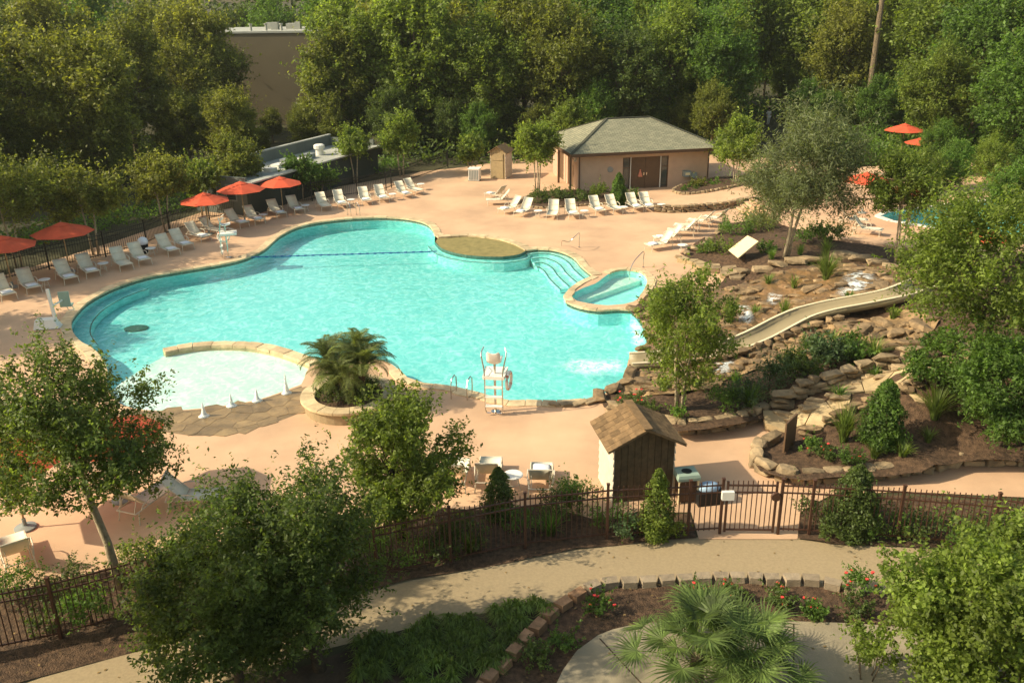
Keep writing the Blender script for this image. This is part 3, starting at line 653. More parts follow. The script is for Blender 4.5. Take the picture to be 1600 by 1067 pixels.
mb = MB(); mb.lathe([(.22, 0), (.22, .04), (.16, .06)], 14); pq = mb.build('wall_plaque', 'plaque', bh); pq.rotation_euler.x = R(90); pq.location = (2.4, -.002, 1.5)
df = thing('drinking_fountain', 'grey steel drinking fountain fixed to the bathhouse wall', 'fountain', b0+Matrix.Rotation(BA, 3, 'Z') @ Vector((7.95, -.003, .75)), BA)
MB().box(0, .55, -.38, 0, 0, .42).build('basin', 'grey_metal', df); MB().box(.6, 1.05, -.34, 0, -.12, .25).build('lower_basin', 'grey_metal', df); MB().box(.1, .45, -.395, -.38, .12, .3).build('front_panel', 'sign_tan', df)
ov = .75; e = WH-.02
rv = [(-ov, -ov, e), (BW+ov, -ov, e), (BW+ov, BD+ov, e), (-ov, BD+ov, e), (3.2, BD/2, 4.62), (6.6, BD/2, 4.62)]
rf = MB().add(rv, [(0, 1, 5, 4), (1, 2, 5), (2, 3, 4, 5), (3, 0, 4), (3, 2, 1, 0)]).build('roof', 'roof_shingle', bh); uvbox(rf, 0)
mb = MB(); mb.box(-ov-.03, BW+ov+.03, -ov-.03, -ov, e-.2, e+.02).box(-ov-.03, BW+ov+.03, BD+ov, BD+ov+.03, e-.2, e+.02).box(-ov-.03, -ov, -ov, BD+ov, e-.2, e+.02).box(BW+ov, BW+ov+.03, -ov, BD+ov, e-.2, e+.02); mb.build('fascia', 'brown_trim', rf)
mb = MB()
for a, b in ((0, 4), (1, 5), (2, 5), (3, 4), (4, 5)): mb.bar(Vector(rv[a])+Vector((0, 0, .02)), Vector(rv[b])+Vector((0, 0, .02)), .22, .05)
mb.build('ridge_cap', 'roof_shingle', rf)
for y in (.1, 3.6): MB().box(-.62, -.48, y-.07, y+.07, 0, e-.02).build('porch_post', 'brown_door', bh)
for x_ in (.04, BW-.1): MB().box(x_, x_+.07, -.08, -.005, 0, WH-.1).build('downpipe', 'brown_trim', bh)
wl = MB().box(-.16, 0, .5, .66, 2.1, 2.4).build('wall_lamp', 'white', bh)

def shed(name, label, loc, rz, w_, d_, hw, hr, side, front, ov=.22, shing=True):
    t = thing(name, label, 'shed', loc, rz)
    core = MB().box(.03, w_-.03, .03, d_-.03, 0, hw-.03); core.build('wall', front, t)
    nb = 9
    for k in range(nb):
        a = w_*k/nb; zt = hw+(hr-hw)*(1-abs((a+w_/nb/2)-w_/2)/(w_/2))-.03
        for y in (0, d_-.03):
            mbb = MB().box(a+.006, a+w_/nb-.006, y, y+.03, .02, zt); mbb.build('board', front, t)
    nb = 8
    for k in range(nb):   # horizontal clapboards on the long sides
        z0 = hw*k/nb+.02; z1 = hw*(k+1)/nb
        for x, s in ((0, -1), (w_, 1)):
            vs = [(x, -.01, z0), (x, d_+.01, z0), (x, d_+.01, z1), (x, -.01, z1), (x+s*.045, -.01, z0), (x+s*.045, d_+.01, z0), (x+s*.012, d_+.01, z1), (x+s*.012, -.01, z1)]
            MB().add(vs, [(0, 1, 2, 3), (7, 6, 5, 4), (0, 4, 5, 1), (3, 2, 6, 7), (0, 3, 7, 4), (1, 5, 6, 2)]).build('clapboard', side, t)
    zl = hw-ov*(hr-hw)/(w_/2)
    L = [(-ov, zl), (w_/2, hr), (w_+ov, zl)]
    vs = []
    for y in (-ov, d_+ov):
        for x, z in L: vs += [(x, y, z), (x, y, z+.05)]
    fs = [(0, 2, 3, 1), (2, 4, 5, 3), (6, 7, 9, 8), (8, 9, 11, 10), (0, 6, 8, 2), (2, 8, 10, 4), (1, 3, 9, 7), (3, 5, 11, 9), (0, 1, 7, 6), (4, 10, 11, 5)]
    rf = MB().add(vs, fs).build('roof', 'shingle', t)
    if shing:
        sl_len = math.hypot(w_/2+ov, hr-zl); ang = math.atan2(hr-zl, w_/2+ov); rows = int(sl_len/.15); cols = int((d_+2*ov)/.26)
        me = MB().box(0, .2, 0, (d_+2*ov)/cols-.012, 0, .016).mesh('shingle', 'shingle'); rr3 = random.Random(9)
        for s in (0, 1):
            for i in range(rows+1):
                for j in range(cols):
                    o = link('shingle', me, rf); u_ = i*.15-.02
                    x = -ov+u_*math.cos(ang); z = zl+.052+u_*math.sin(ang)
                    if u_ > sl_len-.17: continue
                    y = -ov+j*(d_+2*ov)/cols
                    if s == 0: o.location = (x, y, z+.012+rr3.uniform(0, .006)); o.rotation_euler = (0, -ang+.07, 0)
                    else: o.location = (w_-x, y+(d_+2*ov)/cols-.012, z+.012+rr3.uniform(0, .006)); o.rotation_euler = (0, -ang+.07, math.pi)
        for o in [o for o in COL.objects if o.parent == rf and o.location.length == 0]: bpy.data.objects.remove(o)
        mb = MB(); mb.bar((w_/2, -ov, hr+.075), (w_/2, d_+ov, hr+.075), .25, .03); mb.build('ridge_cap', 'shingle', rf)
    return t
s0 = P(958, 786)
sh = shed('storage_shed', 'brown wooden shed with shingled gable roof standing by the gate', s0, R(10), 1.75, 1.45, 1.85, 2.3, 'shed_paint', 'shed_wood', .25)
fs0 = P(791, 282)
fs_ = shed('storage_shed', 'small tan wooden shed near the air-conditioning unit', fs0, R(38), 1.2, 1.5, 2.1, 2.5, 'shed_paint', 'shed_tan', .2, False)
fs_.location = P(767, 279); fs_.rotation_euler.z = R(-20)
fd = MB().box(.15, 1.05, -.045, 0, .03, 1.4).build('door', 'shed_tan', fs_); MB().box(.15, 1.05, -.05, 0, 1.44, 1.95).build('hatch', 'shed_tan', fs_)
ac = thing('air_conditioner', 'white louvred air-conditioning unit on the deck beside the small shed', 'air conditioner', P(742, 282), R(-10))
MB().box(-.42, .42, -.4, .4, .05, .9).build('casing', 'white', ac); MB().box(-.46, .46, -.44, .44, .9, .97).build('top', 'white', ac); MB().box(-.44, .44, -.42, .42, 0, .05).build('pad', 'concrete', ac)
for k in range(6): MB().box(-.36+k*.125, -.30+k*.125, -.43, -.4, .12, .84).build('louvre', 'grey_metal', ac)
# grey flat-roofed plant building
g1, g2, g3 = P(299, 265, 2.8), P(513, 212, 2.8), P(600, 229, 2.8)
gx = (g2-g1); gl = gx.length; gx.normalize(); ga = math.atan2(gx.y, gx.x)
gb = thing('plant_building', 'low grey flat-roofed building with parapet behind the fence', 'building', (g1.x, g1.y, 0), ga)
gw = 4.6
MB().box(0, gl, -gw, -gw+.2, 0, 2.15).build('front_wall', 'grey_front_shaded', gb)
mb = MB(); mb.box(0, gl, -.2, 0, 0, 2.85).box(0, .2, -gw+.2, -.2, 0, 2.5).box(gl-.2, gl, -gw+.2, -.2, 0, 2.7); mb.build('wall', 'grey_wall', gb)
MB().box(.2, gl-.2, -gw+.2, -.2, 1.95, 2.05).build('roof', 'grey_roof', gb)
mb = MB(); mb.box(-.05, gl+.05, -.24, .05, 2.85, 2.93).box(-.05, gl+.05, -gw-.35, -gw+.24, 2.15, 2.25); mb.build('parapet_cap', 'grey_roof', gb)
for k in range(2):
    f_ = MB().box(-.04, -.002, -gw+1.0+k*1.6, -gw+1.9+k*1.6, .9, 2.0).build('window', 'grey_metal', gb); MB().box(-.045, -.04, -gw+1.1+k*1.6, -gw+1.8+k*1.6, 1.0, 1.9).build('pane', 'pane', f_)
rv_ = MB(); rv_.lathe([(.3, 0), (.3, .5), (.42, .5), (.42, .75), (.3, .82)], 12, (gl*.72, -2.2, 2.05)); rv_.build('roof_vent', 'white', gb)
for k, (fx, fy, sx) in enumerate(((.35, -2.8, .9), (.45, -2.4, .7), (.52, -3.0, 1.0), (.60, -2.6, .8), (.27, -3.2, .6))): MB().box(gl*fx, gl*fx+sx, fy, fy+.7, 2.05, 2.3+.1*(k % 2)).build('roof_unit', 'grey_metal' if k % 2 else 'white', gb)
# tall brown building far behind the trees
q1, q2 = P(300, 196), P(520, 194); 
bb = thing('brown_building', 'tall plain brown building wall seen between the trees', 'building', (q1.x, q1.y, 0), math.atan2(q2.y-q1.y, q2.x-q1.x)); bl_ = (q2-q1).length
MB().box(0, bl_, 0, 14, 0, 9.75).build('wall', 'brown_wall', bb); MB().box(-.1, bl_+.1, -.1, 14.1, 9.75, 9.95).build('parapet_cap', 'grey_roof', bb)
for k, (x, y, s, h) in enumerate(((9, 4, .8, .8), (10.2, 6, 1.4, .6), (7.6, 7, 1.0, .7), (11.5, 5, .6, .8))): MB().box(x, x+s, y, y+s, 9.95, 9.95+h).build('roof_unit', 'grey_roof', bb)
for k in range(3): mb = MB(); mb.lathe([(.14, 0), (.14, .6), (.22, .64), (.22, .75)], 8, (7.5+k*1.7, 1.5, 9.95)); mb.build('roof_vent', 'grey_roof', bb)

# ================================================================== FENCES
PK = MB().box(-.011, .011, -.011, .011, .12, 1.62).mesh('picket', 'fence_metal')
def fence(label, base, h, post_h, pitch=.13, skip_last=False, dark=False, name='metal_fence'):
    t = thing(name, label, 'fence'); mt = 'fence_dark' if dark else 'fence_metal'
    for i, p in enumerate(base):
        MB().box(p.x-.035, p.x+.035, p.y-.035, p.y+.035, p.z-.05, p.z+post_h).box(p.x-.045, p.x+.045, p.y-.045, p.y+.045, p.z+post_h, p.z+post_h+.03).build('post', mt, t)
    big = MB()
    for a, b in zip(base, base[1:]):
        for z in (h-.12, h-.33, .17): MB().bar(a+Vector((0, 0, z)), b+Vector((0, 0, z)), .035, .035).build('rail', mt, t)
        L = (b-a).length; n = int(L/pitch)
        for k in range(1, n):
            q = a.lerp(b, k/n)
            if dark: big.box(q.x-.01, q.x+.01, q.y-.01, q.y+.01, q.z+.1, q.z+h)
            else: o = link('picket', PK, t, q); o.rotation_euler.z = math.atan2(b.y-a.y, b.x-a.x); o.scale.z = h/1.62
    if dark: kind(big.build('picket_run', mt, t), 'stuff')
    return t
FH = 1.6
fence('dark red-brown picket fence on the left of the entrance gate', W([(-260,1085),(-120,1045),(-15,1021),(96,998),(247,955),(350,935),(470,922),(590,905),(705,880),(821,856),(948,842),(1074,836),(1124,833)]), FH, FH+.06)
fence('dark red-brown picket fence between the gate and the right-hand trees', W([(1215,834),(1263,836),(1400,845),(1545,858),(1720,882)]), FH, FH+.06)
ga_, gb_ = P(1126, 833), P(1213, 834)
gt = thing('entrance_gate', 'dark red-brown picket gate with round lock in the near fence', 'gate', ga_, math.atan2(gb_.y-ga_.y, gb_.x-ga_.x)); gl2 = (gb_-ga_).length
for x_ in (.06, gl2-.14): MB().box(x_, x_+.06, -.025, .025, .06, FH).build('stile', 'fence_metal', gt)
for z in (FH-.12, FH-.33, .13): MB().box(.12, gl2-.14, -.02, .02, z-.02, z+.02).build('rail', 'fence_metal', gt)
for k in range(1, 10): o = link('picket', PK, gt, (.1+(gl2-.2)*k/10, 0, 0))
lk = MB(); lk.lathe([(.12, -.05), (.14, 0), (.12, .05)], 12); lo = lk.build('lock', 'fence_metal', gt); lo.rotation_euler.x = R(90); lo.location = (gl2-.13, -.05, 1.18)
bx_ = P(1128, 833); nb_ = MB().box(-.16, .16, -.06, .06, 0, .24).build('notice_box', 'white'); nb_.location = (bx_.x+.05, bx_.y-.085, 1.1); tag(nb_, 'small white box fixed to the gate post', 'box')

# ================================================================== LOUNGERS, TABLES, PARASOLS
def make_lounger():
    t = thing('sun_lounger', 'x', 'sun lounger')
    w_ = .33; top = (.66, 1.0); hinge = (.1, .37)
    mb = MB()
    seat = []
    for i in range(7):
        y = -.93+(hinge[0]+.93)*i/6; seat.append((y, .37-.03*math.sin(math.pi*i/6)))
    vs = [(sx*w_*.94, y, z+dz) for dz in (0, .018) for y, z in seat for sx in (-1, 1)]; n = 7
    fs = [(2*i, 2*i+1, 2*i+3, 2*i+2)[::-1] for i in range(6)]+[(14+2*i, 14+2*i+1, 14+2*i+3, 14+2*i+2) for i in range(6)]+[(0, 1, 15, 14), (12, 26, 27, 13)]+[(2*i, 2*i+2, 2*i+16, 2*i+14) for i in range(6)]+[(2*i+1, 2*i+15, 2*i+17, 2*i+3) for i in range(6)]
    mb.add(vs, fs); mb.build('seat', 'sling', t, True)
    mb = MB(); bk = [(hinge[0]+(top[0]-hinge[0])*i/5+.03*math.sin(math.pi*i/5), hinge[1]+(top[1]-hinge[1])*i/5-.03*math.sin(math.pi*i/5)) for i in range(6)]
    vs = [(sx*w_*.92, y-dz*.7, z+dz) for dz in (0.005, .025) for y, z in bk for sx in (-1, 1)]
    fs = [(2*i, 2*i+1, 2*i+3, 2*i+2)[::-1] for i in range(5)]+[(12+2*i, 12+2*i+1, 12+2*i+3, 12+2*i+2) for i in range(5)]+[(0, 1, 13, 12), (10, 22, 23, 11)]+[(2*i, 2*i+2, 2*i+14, 2*i+12) for i in range(5)]+[(2*i+1, 2*i+13, 2*i+15, 2*i+3) for i in range(5)]
    mb.add(vs, fs); mb.build('backrest', 'sling', t, True)
    mb = MB()
    for s in (-1, 1): mb.tube([(s*w_, -.95, .36), (s*w_, -.5, .36), (s*w_, hinge[0], .37), (s*w_, .62, .36)], .019, 6)
    mb.tube([(-w_, -.95, .36), (w_, -.95, .36)], .019, 6).tube([(-w_, .62, .36), (w_, .62, .36)], .019, 6); mb.build('seat_frame', 'frame_metal', t)
    mb = MB()
    for s in (-1, 1): mb.tube([(s*w_*.98, hinge[0], .38), (s*w_*.98, top[0], top[1]+.01)], .018, 6)
    mb.tube([(-w_, top[0], top[1]+.01), (w_, top[0], top[1]+.01)], .018, 6).tube([(-w_, .42, .73), (w_, .42, .73)], .012, 5).tube([(-w_*.8, .45, .74), (-w_*.8, .6, .36)], .012, 5).tube([(w_*.8, .45, .74), (w_*.8, .6, .36)], .012, 5); mb.build('back_frame', 'frame_metal', t)
    for s in (-1, 1):
        for y, y2 in ((-.82, -.86), (.5, .58)): MB().tube([(s*w_, y, .36), (s*(w_+.03), y2, 0)], .018, 6).build('leg', 'frame_metal', t)
        MB().tube([(s*(w_+.02), -.28, .36), (s*(w_+.05), -.26, .5), (s*(w_+.06), -.1, .58), (s*(w_+.06), .2, .58), (s*(w_+.04), .36, .5), (s*(w_+.02), .42, .36)], .018, 6).build('armrest', 'frame_metal', t)
    return t
LOUN = make_lounger(); used = [False]
def put_lounger(pos, ang, label, group):
    if not used[0]:
        o = LOUN; o.location = pos; o.rotation_euler = (0, 0, ang); o['label'] = label; o['group'] = group; used[0] = True; [KIDS.pop(k, None) for k in list(KIDS)]
    else: o = dup(LOUN, pos, ang, label, group)
    return o
TW = []
for k in range(3):
    mb = MB(); rr = random.Random(k)
    pr = [(-.24, 0), (-.25, .03), (-.2, .055), (.0, .06), (.2, .055), (.25, .03), (.24, 0)]
    vs = [(x, y, z+(.008*math.sin(9*x+i)) if z > 0 else z) for i, y in enumerate((-.2, -.07, .07, .2)) for x, z in pr]; m_ = len(pr)
    mb.add(vs, [(i*m_+j, i*m_+j+1, (i+1)*m_+j+1, (i+1)*m_+j) for i in range(3) for j in range(m_-1)]+[tuple(range(m_))[::-1], tuple(3*m_+j for j in range(m_))]+[(i*m_, (i+1)*m_, (i+1)*m_+m_-1, i*m_+m_-1) for i in range(3)])
    TW.append(mb.mesh('folded_towel', 'towel', True))
nt_ = [0]
def put_towel(pos, ang, label, group):
    o = link('folded_towel', TW[nt_[0] % 3], None, Vector(pos)+Matrix.Rotation(ang, 3, 'Z') @ Vector((0, -.55, .378)), ang); nt_[0] += 1
    return tag(o, label, 'towel', group)
def lounger_row(pairs, where, group, tw, short, z=0.):
    dirs = []
    for fx, fy, tx, ty in pairs:
        d = (P(fx, fy, z)-P(tx, ty, z+1.0)); d.z = 0; dirs.append(d.normalized())
    out = []
    for i, (fx, fy, tx, ty) in enumerate(pairs):
        d = Vector((0, 0, 0))
        for j in range(max(0, i-1), min(len(pairs), i+2)): d += dirs[j]*(2 if j == i else 1)
        d.normalize(); pos = P(fx, fy, z)-d*.86; pos.z = z
        ang = math.atan2(d.y, d.x)+math.pi/2; nm = ORD[i]
        put_lounger(pos, ang, 'cream sling sun lounger, %s %s' % (nm, where), group)
        if tw(i): put_towel(pos, ang, 'folded white towel on the %s %s' % (nm, short), 'folded towels on loungers')
        out.append((pos, d))
    return out
LEFT = [(16,470,-8,428),(55,459,27,415),(113,444,86,401),(147,434,122,395),(199,423,177,382),(228,415,203,377),(273,400,244,364),(295,391,269,357),(323,378,301,347),(347,368,328,342),(383,356,360,326),(407,351,382,321),(441,341,424,311),(469,335,453,307),(511,330,500,299),(536,326,524,296),(574,321,566,291),(601,317,592,288),(638,310.5,620,283),(656,305,633,279)]
LR = lounger_row(LEFT, 'in the fence row counting from the pool lift', 'loungers along the back fence', lambda i: i % 5 != 4, 'fence-row lounger counting from the pool lift')
MID = [(762,309,793,298),(762,320,796,296),(783,335,811,305),(810,340,829,309),(862,344,863,310),(897,343,888,308),(939,337,922,305),(966,335,948,302),(998,332,981,301),(1017,331,1005,299)]
MR = lounger_row(MID, 'in the arc before the bathhouse counting from the small shed', 'loungers in the arc before the bathhouse', lambda i: i % 3 != 1, 'arc lounger counting from the small shed')
RG = [(1013,392,1063,354),(1024,380,1068,352),(1045,368,1090,343),(1055,360,1100,338),(1076,352,1112,330),(1100,347,1127,327)]
lounger_row(RG, 'beside the spa planting counting from the spa', 'loungers between the spa and the terrace steps', lambda i: i < 2, 'lounger beside the spa planting')
NEAR = [(718,733,706,733),(768,731,756,728),(847,740,836,741)]
for i, (fx, fy, hx, hy) in enumerate(NEAR):
    f_ = P(fx, fy); ang = R(178)+math.pi*0; d = Vector((math.sin(R(4)), math.cos(R(4)), 0)); pos = f_-d*.9; an = math.atan2(d.y, d.x)+math.pi/2
    lb = ['cream lounger half hidden by the round leafy tree, facing the pool', 'cream lounger left of the round table, back turned to the fence', 'cream lounger right of the round table, nearest the wooden shed'][i]
    put_lounger(pos, an, lb.replace('left of', 'between the leafy tree and').replace('right of the round table, nearest', 'beside the round table, closest to'), 'loungers by the near fence')
    if i == 2: put_towel(pos, an, 'folded white towel on the lounger closest to the wooden shed', 'folded towels on loungers')
for k, (px, py, dg, lb) in enumerate(((30, 880, 215, 'cream lounger standing alone below the big left-hand tree'), (225, 800, 160, 'cream lounger in the tree shade behind the left-hand trunk'), (300, 790, 95, 'cream lounger between the two large near trees'))):
    put_lounger(P(px, py), R(dg), lb, 'loungers behind the near trees')
for k, (px, py, dg, lb) in enumerate(((1350, 366, 60, 'cream lounger on the upper terrace beside the upper pool'), (1328, 352, 80, 'cream lounger in shade on the upper terrace under the olive tree'), (1350, 292, 170, 'white lounger at the far edge of the upper terrace under the hedge'), (1370, 291, 175, 'white lounger next to the hedge behind the terrace parasol'))):
    put_lounger(P(px, py, TZ), R(dg), lb, 'loungers on the upper terrace')
def make_table():
    t = thing('side_table', 'x', 'table'); mb = MB(); mb.lathe([(.0, .43), (.25, .43), (.28, .445), (.28, .46), (.25, .47), (.0, .47)], 18); mb.build('table_top', 'white', t)
    for k in range(3):
        a = k*2.094; MB().tube([(.12*math.cos(a), .12*math.sin(a), .43), (.2*math.cos(a), .2*math.sin(a), 0)], .014, 5).build('leg', 'frame_metal', t)
    MB().tube([(.17*math.cos(a), .17*math.sin(a), .2) for a in [i*math.pi/6 for i in range(13)]], .01, 4).build('ring', 'frame_metal', t)
    return t
TABL = make_table(); first = True
TAB = [(237,400,'by the towel cart in the fence row'),(549,322,'between the fifteenth and sixteenth fence-row loungers'),(478,331,'beside the fourteenth fence-row lounger'),(614,313,'beside the eighteenth fence-row lounger'),(658,297,'at the far end of the fence row'),(163,424,'between the fourth and fifth fence-row loungers'),(72,450,'between the second and third fence-row loungers'),(412,346,'beside the twelfth fence-row lounger'),(841,340,'between the fourth and fifth arc loungers'),(913,340,'between the sixth and seventh arc loungers'),(974,334,'between the eighth and ninth arc loungers'),(1033,330,'at the stone wall end of the arc loungers'),(1066,395,'among the loungers by the spa planting'),(802,765,'between two near loungers by the fence')]
for a, b, lb in TAB:
    q = P(a, b); lab = 'small round white side table '+lb
    if first: o = TABL; o.location = q; o['label'] = lab; o['group'] = 'round side tables'; first = False; KIDS.clear()
    else: o = dup(TABL, q, a, lab, 'round side tables')
    if b > 700: o.scale = (1.05, 1.05, 1.12)
def make_parasol():
    t = thing('parasol', 'x', 'parasol'); n = 8; Rr = 1.5; ze, zt = 2.05, 2.5
    mb = MB(); rings = [(Rr, ze), (Rr*.75, ze+.14), (Rr*.45, ze+.29), (.16, zt)]
    vs = [(r*math.cos(2*math.pi*k/n), r*math.sin(2*math.pi*k/n), z) for r, z in rings for k in range(n)]
    vs2 = [(x*.99, y*.99, z-.012) for x, y, z in vs]; m_ = len(vs)
    fs = [(i*n+k, i*n+(k+1) % n, (i+1)*n+(k+1) % n, (i+1)*n+k) for i in range(3) for k in range(n)]
    fs += [tuple(m_+j for j in f[::-1]) for f in fs]+[(k, m_+k, m_+(k+1) % n, (k+1) % n) for k in range(n)]+[(3*n+k, 3*n+(k+1) % n, m_+3*n+(k+1) % n, m_+3*n+k) for k in range(n)]
    mb.add(vs+vs2, fs); cn = mb.build('canopy', 'canvas', t)
    mb = MB(); mb.lathe([(.42, zt-.07), (.42, zt-.055), (.0, zt+.09), (.0, zt+.08)], 8); mb.build('vent_cap', 'canvas', cn)
    mb = MB(); mb.lathe([(.0, zt+.06), (.035, zt+.1), (.0, zt+.18)], 8); mb.build('finial', 'wood_pole', t)
    MB().tube([(0, 0, .05), (0, 0, zt+.07)], .028, 8).build('pole', 'wood_pole', t)
    mb = MB(); mb.lathe([(.27, 0), (.27, .05), (.06, .1), (.05, .3)], 16); mb.build('base', 'grey_metal', t)
    for k in range(n):
        a = 2*math.pi*k/n; MB().tube([(.05*math.cos(a), .05*math.sin(a), zt-.05), (Rr*.97*math.cos(a), Rr*.97*math.sin(a), ze-.025)], .012, 4).build('rib', 'wood_pole', t)
    return t
PARA = make_parasol(); first = True
for i, (a, b, z, s, lb) in enumerate(((20,449,0,1.04,'orange-red parasol at the corner beside the pool lift'),(110,425,0,1.05,'orange-red parasol dappled with leaf shade in the fence row'),(327,366,0,1,'orange-red parasol closest to the far lifeguard chair'),(383,347,0,1.02,'orange-red parasol between two others in front of the grey building'),(443,333,0,.95,'orange-red parasol before the grey building, last of three'),
        (1347,333,TZ,.98,'orange-red parasol on the upper terrace beside the upper pool'),(1407,246,TZ,1.05,'orange-red parasol far up the terrace below the hedge'),(1436,262,TZ,.9,'lower orange-red parasol far up the terrace among leaves'),(1420,352,TZ,.95,'orange-red parasol behind the thin tree at the upper pool'),(1518,432,1.2,.9,'orange-red parasol mostly hidden in the big right-hand tree'),(190,782,0,1.0,'orange-red parasol behind the crown of the left tree'),(40,825,0,1.05,'orange-red parasol low behind the left tree and its trunk'))):
    q = P(a, b, z)
    if first: o = PARA; o.location = q; o.scale = (s, s, s); o['label'] = lb; o['group'] = 'orange-red parasols'; first = False; KIDS.clear()
    else: o = dup(PARA, q, i*.37, lb, 'orange-red parasols', s)

# ================================================================== POOL EQUIPMENT
def ring_pts(r, n=20): return [(r*math.cos(2*math.pi*k/n), 0, r*math.sin(2*math.pi*k/n)) for k in range(n+1)]
def make_guard():
    t = thing('lifeguard_chair', 'white lifeguard chair with steel ladder rails on the near pool edge', 'lifeguard chair')
    pz = 1.4
    for s in (-1, 1):
        MB().tube([(s*.1, -.42, .1), (s*.25, -.42, .1), (s*.3, -.42, .2), (s*.3, -.4, pz), (s*.33, -.36, 1.7), (s*.42, -.3, 2.15), (s*.42, -.22, 2.28), (s*.37, -.08, 2.4)], .024, 8).build('ladder_rail', 'steel', t)
        MB().tube([(s*.31, -.39, 1.55), (s*.34, .05, 1.62), (s*.34, .35, 1.5)], .014, 6).build('side_rail', 'steel', t)
    for z in (.33, .68, 1.03): MB().box(-.29, .29, -.47, -.33, z, z+.045).build('step', 'white', t)
    MB().tube([(0, -.1, .02), (0, -.1, pz+.5)], .042, 8).build('post', 'steel', t)
    mb = MB(); mb.lathe([(.16, 0), (.16, .03), (.06, .05)], 12, (0, -.1, 0)); mb.build('base_plate', 'steel', t)
    mb = MB(); mb.box(-.36, .36, -.4, .5, pz, pz+.05).box(-.36, .36, -.42, -.4, pz-.06, pz+.06).box(-.38, -.36, -.4, .5, pz-.05, pz+.06).box(.36, .38, -.4, .5, pz-.05, pz+.06); mb.build('platform', 'white', t)
    # bucket seat: grid shell
    mb = MB(); prof = [(.30, .52), (.24, .50), (.0, .44), (-.16, .46), (-.24, .58), (-.29, .80), (-.30, .88)]; vs = []
    for off in (0, .02):
        for (y, z) in prof:
            for k in range(5):
                u_ = -1+k*.5; vs.append((u_*.24*(.8 if z > .8 else 1), y-.08, pz+z+.07*u_*u_-off))
    n = 5; m_ = len(prof)*n
    fs = [(i*n+k, i*n+k+1, (i+1)*n+k+1, (i+1)*n+k) for i in range(len(prof)-1) for k in range(4)]
    fs += [tuple(m_+j for j in f[::-1]) for f in fs]; L = len(prof)-1
    fs += [(k, m_+k, m_+k+1, k+1) for k in range(4)]+[(L*n+k+1, m_+L*n+k+1, m_+L*n+k, L*n+k) for k in range(4)]+[(i*n, (i+1)*n, m_+(i+1)*n, m_+i*n) for i in range(L)]+[(i*n+4, m_+i*n+4, m_+(i+1)*n+4, (i+1)*n+4) for i in range(L)]
    mb.add(vs, fs); mb.build('seat', 'white', t, True)
    return t
lg = make_guard(); lg.location = P(775, 641); lg.rotation_euler.z = R(-8)
def make_ring(label, loc, rz):
    t = thing('life_ring', label, 'life ring', loc, rz); MB().tube(ring_pts(.3), .055, 8, False).build('ring', 'white', t, True)
    for k in range(4):
        a = math.pi/4+k*math.pi/2; MB().tube([(.3*math.cos(a-.12), 0, .3*math.sin(a-.12)), (.3*math.cos(a), 0, .3*math.sin(a)), (.3*math.cos(a+.12), 0, .3*math.sin(a+.12))], .058, 8).build('band', 'pink', t)
    return t
q = lg.location+Matrix.Rotation(R(-8), 3, 'Z') @ Vector((.46, .1, 1.12)); make_ring('white life ring hung on the near lifeguard chair', q, R(75))
l2 = dup(lg, P(360, 402), R(-75), 'white lifeguard chair with steel rails on the fence side of the pool'); l2.scale = (1, 1, .98)
lg['group'] = l2['group'] = 'lifeguard chairs'
q = l2.location+Matrix.Rotation(R(-75), 3, 'Z') @ Vector((-.46, -.25, 1.1)); make_ring('white life ring hung on the lifeguard chair by the fence row', q, R(20))
# ladder hoops at the near edge
hp = thing('pool_ladder', 'pair of steel ladder hoops at the near pool edge', 'ladder', P(722, 618), R(-14))
for s in (-.3, .3): MB().tube([(s, -.35, 0), (s, -.36, .5), (s, -.2, .72), (s, .1, .74), (s, .3, .6), (s, .32, .3), (s, .2, -.3), (s, .2, -.9)], .024, 8).build('hoop', 'steel', hp)
for z in (-.35, -.65): MB().box(-.3, .3, .14, .24, z, z+.03).build('tread', 'white', hp)
def rail(label, pts):
    t = thing('handrail', label, 'handrail', pts[0]); MB().tube([Vector(p)-Vector(pts[0]) for p in catmull(pts, .12)], .022, 8).build('rail', 'steel', t)
    mb = MB(); d = Vector(pts[-1])-Vector(pts[0]); mb.lathe([(.06, 0), (.06, .02), (.03, .03)], 10, tuple(d)); mb.build('flange', 'steel', t); return t
a = P(905, 387); b = P(878, 393, -.3); u_ = Vector((0, 0, 1))
rail('steel handrail rising from the curved pool steps', [b, b+u_*.6, P(889, 378, .55)*1, P(897, 371, .8), a+u_*.85, a+u_*.5, a+u_*.02])
a = P(1005, 418); b = P(984, 438, -.3)
rail('steel handrail at the spa steps', [b, b+u_*.5, P(990, 410, .6), P(998, 400, .82), a+u_*.86, a+u_*.45, a+u_*.02])
for s, lb in ((543, 'steel grab rail by the fence row, first of the pair'), (557, 'steel grab rail by the fence row, second of the pair')):
    a = P(s, 336); b = P(s+6, 345, -.3); rail(lb, [b, b+u_*.8, b.lerp(a, .5)+u_*1.0, a+u_*.8, a+u_*.4, a+u_*.02])
